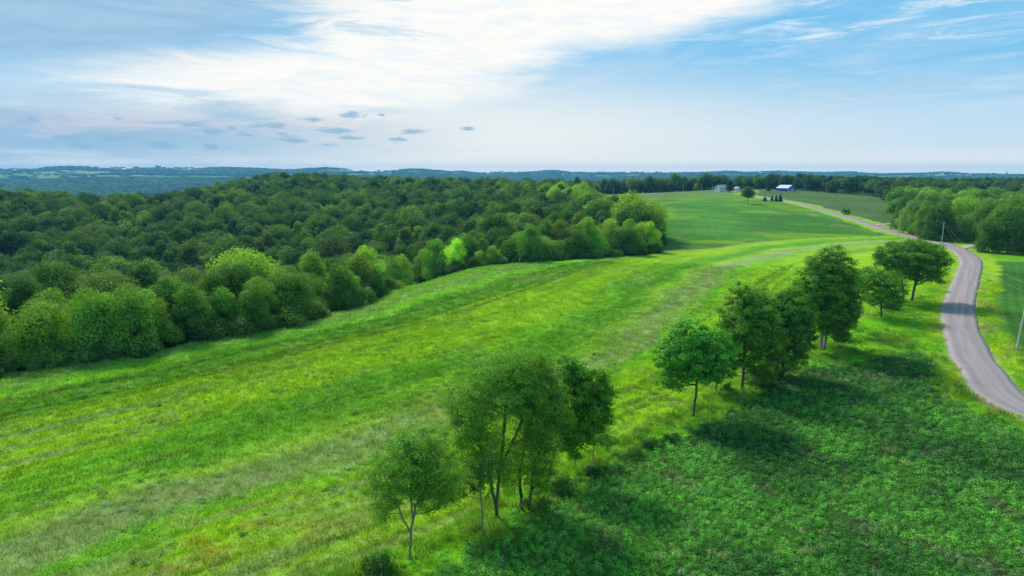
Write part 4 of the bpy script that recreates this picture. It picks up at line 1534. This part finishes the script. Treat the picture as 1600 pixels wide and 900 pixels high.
bl_ = ground(1228, 298.5)
b = gable_building('barn', 'long blue steel barn with pale roof on the hilltop', 'barn', bl_, R(28), 9.5, 11.5, 2.6, 4.9, M_blue, M_roofw,
                   windows=[(-1.4, .0, 1.4, 2.3, 1), (2.4, 3.8, 1.4, 2.3, 1)], doors=[(-4.2, -3.3, 2.0, 0, M_white), (-1.0, 2.2, 2.4, 0, M_roofw)])
link('trim', boxes_mesh('trim', [(-4.8, 4.8, -5.84, -5.76, -.1, .2)], M_white), b)
hl = ground(1127, 299.2)
gable_building('farmhouse', 'white farmhouse with grey roof half behind the tall upright tree', 'house', hl, R(-72), 6.5, 8, 2.8, 4.9, M_white, M_grey,
               windows=[(-3.5, -2.3, 1, 2.3, 1), (-.6, .6, 1, 2.3, 1), (2.3, 3.5, 1, 2.3, 1)], doors=[(-.5, .5, 2.1, 0, M_grey)], chimney=True)
hl2 = ground(1152, 299)
gable_building('garage', 'small white garage right of the tall upright tree', 'shed', hl2, R(10), 4.5, 5, 2.2, 3.4, M_white, M_grey, doors=[(-1.5, 1.5, 1.8, 0, M_silo)])


def far_farm(px, r, w, l, mw, mr, label, rz=0.3, silo=False):
    th = math.atan((px - 800) / FPX)
    x, y = r * math.sin(th), r * math.cos(th)
    # climb onto the crest line nearest in range
    rr = np.linspace(r - 500, r + 500, 60)
    zz = H(rr * math.sin(th), rr * math.cos(th))
    k = int(np.argmax(zz + (CAM_Z - zz) * 0))
    x, y = rr[k] * math.sin(th), rr[k] * math.cos(th)
    gable_building('far_barn', label, 'barn', (x, y, h1(x, y) + 6), R(rz), w, l, 7, 11, mw, mr, eave=.6)
    if silo:
        x2, y2 = x + 18, y
        root = empty('silo', (x2, y2, h1(x2, y2) + 4), 'grey silo beside the farm barns on the far right ridge', 'silo')
        V, F = tubes([(np.array([0, 0, -4]), np.array([0, 0, 24.]), 4.5, 4.5)], 14)
        link('wall', mesh_np('wall', V, F, [M_silo], True), root)
        V, F = tubes([(np.array([0, 0, 24.]), np.array([0, 0, 27.]), 4.8, 1.2)], 14)
        link('dome', mesh_np('dome', V, F, [M_roofw], True), root)


far_farm(36, 5200, 22, 30, M_white, M_white, 'tiny white barn on the distant ridge at far left', 60)
far_farm(204, 5300, 22, 34, M_white, M_roofw, 'tiny pale barn on the distant ridge, left of centre', 80)
far_farm(165, 5200, 14, 24, M_silo, M_roofw, 'tiny grey shed on the distant ridge between two pale barns', 20)
far_farm(1010, 5600, 16, 28, M_white, M_roofw, 'tiny white barn on the distant ridge above the hill field', 70)
far_farm(1182, 5400, 18, 26, M_white, M_white, 'tiny white barn on the distant ridge above the evergreens', 70)
far_farm(1558, 5400, 20, 30, M_silo, M_roofw, 'tiny pale barn on the right ridge beside the silo', 75, silo=True)
far_farm(1586, 5400, 20, 36, M_white, M_white, 'tiny white barn at the right end of the far ridge', 85)

# ------------------------------------------------------------------ poles and wires
def pole(base_px, hgt, label, lean=(0, 0), arm=True, r=.15, name='utility_pole', group='utility poles along the road', B=None):
    B = B or ground(*base_px)
    root = empty(name, B, label, 'utility pole', group)
    top = np.array([lean[0], lean[1], hgt])
    V, F = tubes([(np.array([0, 0, -.5]), top * .5, r, r * .85), (top * .5, top, r * .85, r * .65)], 10)
    link('post', mesh_np('post', V, F, [M_pole], True), root)
    if arm:
        o = link('crossarm', boxes_mesh('crossarm', [(-1.0, 1.0, -.06, .06, -.07, .07)], M_pole), root)
        o.location = tuple(top - np.array([0, .2, .5])); o.rotation_euler = (0, 0, R(35))
        for s in (-.9, .9):
            V, F = tubes([(np.array([s, 0, .07]), np.array([s, 0, .25]), .05, .035)], 8)
            i_ = link('insulator', mesh_np('insulator', V, F, [M_glassy], True), o)
    V, F = tubes([(top, top + np.array([0, 0, .2]), .05, .035)], 8)
    link('insulator', mesh_np('insulator', V, F, [M_glassy], True), root)
    return np.array(B) + top


tp1 = pole((1588.5, 545), 9.0, 'tall pale utility pole standing in the crop at the right frame edge', (.75, .0), r=.14, arm=False)
tp2 = pole((1471, 382), 7.8, 'pale utility pole at the road bend, near the woodlot corner', (.1, 0), r=.13, arm=False)
tp3 = pole((1403, 371), 8.4, 'pale utility pole left of the road, further up than the bend', (.05, 0), r=.13, arm=False)
for k, (px, py, tpx) in enumerate([(882, 309.5, 297), (958, 307, 299), (1067, 302.5, 294.5), (1096, 301.5, 295)]):
    pole((px, py), 7.0, ['leftmost of the four small poles along the field crest', 'second small pole from the left along the field crest',
                         'third small pole along the field crest, before the dark evergreens', 'rightmost small pole along the field crest'][k], arm=False, r=.17, group='small poles on the far field crest')
pole((811, 411.5), 2.2, 'short pale leaning post at the foot of the woods', (.35, 0), arm=False, r=.09, name='marker_post', group=None)


def wire(a, b, sag, label, r=.009, n=26):
    a = np.array(a); b = np.array(b)
    pts = [a + (b - a) * t - np.array([0, 0, sag * 4 * t * (1 - t)]) for t in np.linspace(0, 1, n)]
    mid = (a + b) / 2
    V, F = tubes([(p - a, q - a, r, r) for p, q in zip(pts[:-1], pts[1:])], 4)
    link('power_line', mesh_np('power_line', V, F, [M_wire], True), None, tuple(a), label=label, category='wire', group='power lines between the road poles')


off2 = np.array([0, 0, -1.1])
wire(tp1 + np.array([0, 0, .15]), tp2 + np.array([0, 0, .15]), 2.0, 'upper thin wire sagging from the right-edge pole towards the road bend pole')
wire(tp1 + off2, tp2 + off2, 2.3, 'lower thin wire sagging from the right-edge pole towards the road bend pole')
wire(tp2 + np.array([0, 0, .15]), tp3 + np.array([0, 0, .15]), 1.0, 'thin wire between the road bend pole and the further pole')


# ------------------------------------------------------------------ grass and crop
def blade_tuft(seed, n, rad, hgt, wid, lean=.35, M=None, tip=.5):
    rg = np.random.default_rng(seed)
    a = rg.random(n) * 6.283; q = rad * np.sqrt(rg.random(n))
    b = np.stack([np.cos(a) * q, np.sin(a) * q, np.zeros(n) - .03], 1)
    h = hgt * (.5 + .7 * rg.random(n))
    d = rg.normal(size=(n, 2)) * lean
    top = b + np.stack([d[:, 0] * h, d[:, 1] * h, h], 1)
    mid = b + np.stack([d[:, 0] * h * .3, d[:, 1] * h * .3, h * .55], 1)
    f = rg.random(n) * 6.283
    w = np.stack([np.cos(f), np.sin(f), np.zeros(n)], 1) * wid * .5
    V = np.stack([b, mid + w, top, mid - w], 1).reshape(-1, 3)
    F = np.arange(4 * n).reshape(-1, 4)
    var = np.clip(.5 + rg.normal(size=n) * .16, 0, 1)
    return mesh_np('tuft', V, F, [M], False, None, [('var', 'FLOAT', 'FACE', var)])


def crop_plant(seed, n, rad, hgt, leaf):
    rg = np.random.default_rng(seed)
    d = rg.normal(size=(n, 3)); d[:, 2] = np.abs(d[:, 2]); d /= np.linalg.norm(d, axis=1)[:, None]
    q = rg.random(n) ** .5
    p = d * q[:, None] * np.array([rad, rad, hgt])
    nrm = d * .6 + rg.normal(size=(n, 3)) * .35 + np.array([0, 0, .5])
    V, F = leaf_quads(p, nrm, leaf * (.6 + .8 * rg.random(n)), rg, .7)
    return mesh_np('crop_plant', V, F, [M_cropleaf], False, None, [('var', 'FLOAT', 'FACE', np.clip(.5 + rg.normal(size=n) * .15, 0, 1))])


TUFT = [blade_tuft(700 + k, 46, .50, .30, .05, .45, M_grass) for k in range(3)]
TALL = [blade_tuft(710 + k, 60, .55, .62, .035, .28, M_grass) for k in range(2)]
PLANT = [crop_plant(720 + k, 80, .42, .50, .105) for k in range(5)]


def jitter_grid(x0, x1, y0, y1, sp_, rg):
    X, Y = np.meshgrid(np.arange(x0, x1, sp_), np.arange(y0, y1, sp_))
    X = X.ravel() + rg.uniform(-.5, .5, X.size) * sp_; Y = Y.ravel() + rg.uniform(-.5, .5, Y.size) * sp_
    return X, Y


rgg = np.random.default_rng(5)


def grass_band(name, r0, r1, sp_, s0, label):
    X, Y = jitter_grid(-.86 * r1, .86 * r1, r0 * .8, r1, sp_, rgg)
    rr = np.hypot(X, Y) + rgg.normal(size=X.size) * (r1 - r0) * .04
    m = (rr > r0) & (rr < r1) & wedge(X, Y, .06)
    X, Y = X[m], Y[m]
    c, reg = field_colour(X, Y)
    rdd, _ = curve_sd(X, Y, ROAD)
    m = ((reg == 0) | (reg == 4) | ((reg == 2) & False)) & (np.abs(rdd) > 2.7 + .4 * rgg.random(len(X)))
    X, Y, c = X[m], Y[m], c[m]
    n = len(X)
    pale = (c[:, 2] > .045)
    lum = c @ np.array([.3, .6, .1])
    gh = (.45 + .8 * fbm(X / 2.5, Y / 2.5, 151, 3)) * (1 - .25 * pale) / max(1, s0 * .85)
    s = s0 * (.8 + .5 * rgg.random(n))
    c = c * (.9 + .35 * rgg.random(n))[:, None] * 1.25
    idx = np.where(pale & (rgg.random(n) < .6), 3 + rgg.integers(0, 2, n), rgg.integers(0, 3, n))
    scatter(name, np.stack([X, Y, H(X, Y)], 1), np.stack([rgg.normal(size=n) * .08, rgg.normal(size=n) * .08, rgg.random(n) * 6.283], 1),
            np.stack([s, s, s * gh], 1), idx, c, TUFT + TALL, label=label)
    return n


n1 = grass_band('grass', 34, 62, .62, .8, 'bright green hay grass in the near field')
n2 = grass_band('grass', 62, 105, .85, 1.1, 'bright green hay grass across the middle of the field')
n3 = grass_band('grass', 105, 190, 1.35, 1.7, 'streaked green hay grass towards the woods and road')


def crop_band(name, r0, r1, sp_, s0, label):
    X, Y = jitter_grid(-.2 * r1, .86 * r1, r0 * .8, r1, sp_, rgg)
    rr = np.hypot(X, Y)
    m = (rr > r0) & (rr < r1) & wedge(X, Y, .06)
    X, Y = X[m], Y[m]
    c, reg = field_colour(X, Y)
    rdd, _ = curve_sd(X, Y, ROAD)
    m = ((reg == 1) | ((reg == 5) & (Y < 176))) & (np.abs(rdd) > 4.2)
    # ragged gaps
    m &= fbm(X / 1.3, Y / 1.3, 161, 2) > .22
    X, Y, c = X[m], Y[m], c[m]
    n = len(X)
    gh = (.30 + 1.2 * fbm(X / 1.8, Y / 1.8, 163, 3)) / s0 ** .5
    s = s0 * (.65 + .7 * rgg.random(n))
    k = rgg.random(n)
    c = c * (.55 + 1.0 * rgg.random(n))[:, None] * 1.62
    c[k < .05] = c[k < .05] * .5 + np.array([.10, .11, .06])
    scatter(name, np.stack([X, Y, H(X, Y)], 1), np.stack([rgg.normal(size=n) * .15, rgg.normal(size=n) * .15, rgg.random(n) * 6.283], 1),
            np.stack([s, s, s * gh], 1), rgg.integers(0, 5, n), c, PLANT, label=label)
    return n


m1 = crop_band('crop_plants', 30, 60, .44, .70, 'dense dark green crop plants filling the near right field')
m2 = crop_band('crop_plants', 60, 110, .60, .95, 'dark green crop plants towards the road and the right edge')
def weeds(name, n, xr, yr, want, protos, tints, s0, hs, label, nf=None, seed=1):
    rg = np.random.default_rng(seed)
    X = rg.uniform(*xr, n); Y = rg.uniform(*yr, n)
    c, reg = field_colour(X, Y)
    m = np.isin(reg, want) & wedge(X, Y, .05) & (np.abs(curve_sd(X, Y, ROAD)[0]) > 3.4)
    if nf:
        m &= fbm(X / nf[0], Y / nf[0], 181 + seed, 3) > nf[1]
    X, Y = X[m], Y[m]; n = len(X)
    tt = np.array(tints)[rg.integers(0, len(tints), n)] * rg.uniform(.7, 1.3, n)[:, None]
    s = s0 * rg.uniform(.5, 1.3, n)
    scatter(name, np.stack([X, Y, H(X, Y)], 1), np.stack([rg.normal(size=n) * .1, rg.normal(size=n) * .1, rg.random(n) * 6.283], 1),
            np.stack([s, s, s * hs], 1), rg.integers(0, len(protos), n), tt, protos, label=label)


weeds('meadow_weeds', 9000, (-75, 75), (33, 130), [0], PLANT, [(.30, .40, .20), (.10, .28, .03), (.05, .16, .02)], .75, .8, 'paler and darker weeds dotted through the hay field', (7, .52), 1)
weeds('seed_heads', 7000, (-75, 75), (33, 95), [0, 4], TALL, [(.32, .42, .14), (.28, .40, .12), (.24, .38, .08)], .7, .85, 'straw coloured seed heads standing in the hay grass', (9, .54), 2)
weeds('crop_weeds', 2600, (-20, 90), (33, 100), [1], TALL + PLANT, [(.32, .34, .16), (.22, .34, .10), (.12, .10, .05), (.40, .42, .28)], .7, 1.0, 'pale weeds and dead stalks scattered in the dark crop', (4, .55), 3)
weeds('bank_grass', 5200, (-14, 60), (36, 110), [4], TALL, [(.18, .36, .03), (.24, .36, .07), (.10, .26, .02)], 1.1, 1.0, 'long rank grass along the hedgerow bank', (3, .48), 4)
print('counts', len(fp), len(wp), n1, n2, n3, m1, m2, len(ax), len(ay))

# ------------------------------------------------------------------ haze
def haze():
    m = bpy.data.materials.new('haze')
    m.use_nodes = True
    t = m.node_tree; t.nodes.clear(); g = NG(t)
    out = g.n('ShaderNodeOutputMaterial')
    p = g.n('ShaderNodeVolumePrincipled')
    p.inputs['Color'].default_value = (.16, .56, 1.0, 1)
    p.inputs['Density'].default_value = .00010
    p.inputs['Anisotropy'].default_value = 0.0
    g.link(p.outputs[0], out.inputs['Volume'])
    V, F = box_vf(-7500, 7500, -2700, 7500, float(gz.min()) - 2, float(gz[np.hypot(gx, gy) < 7600].max()) + 24)
    me = poly_mesh('haze', V, F, m)
    link('haze', me, kind='stuff', label='thin blue summer haze between the camera and the far hills')


haze()
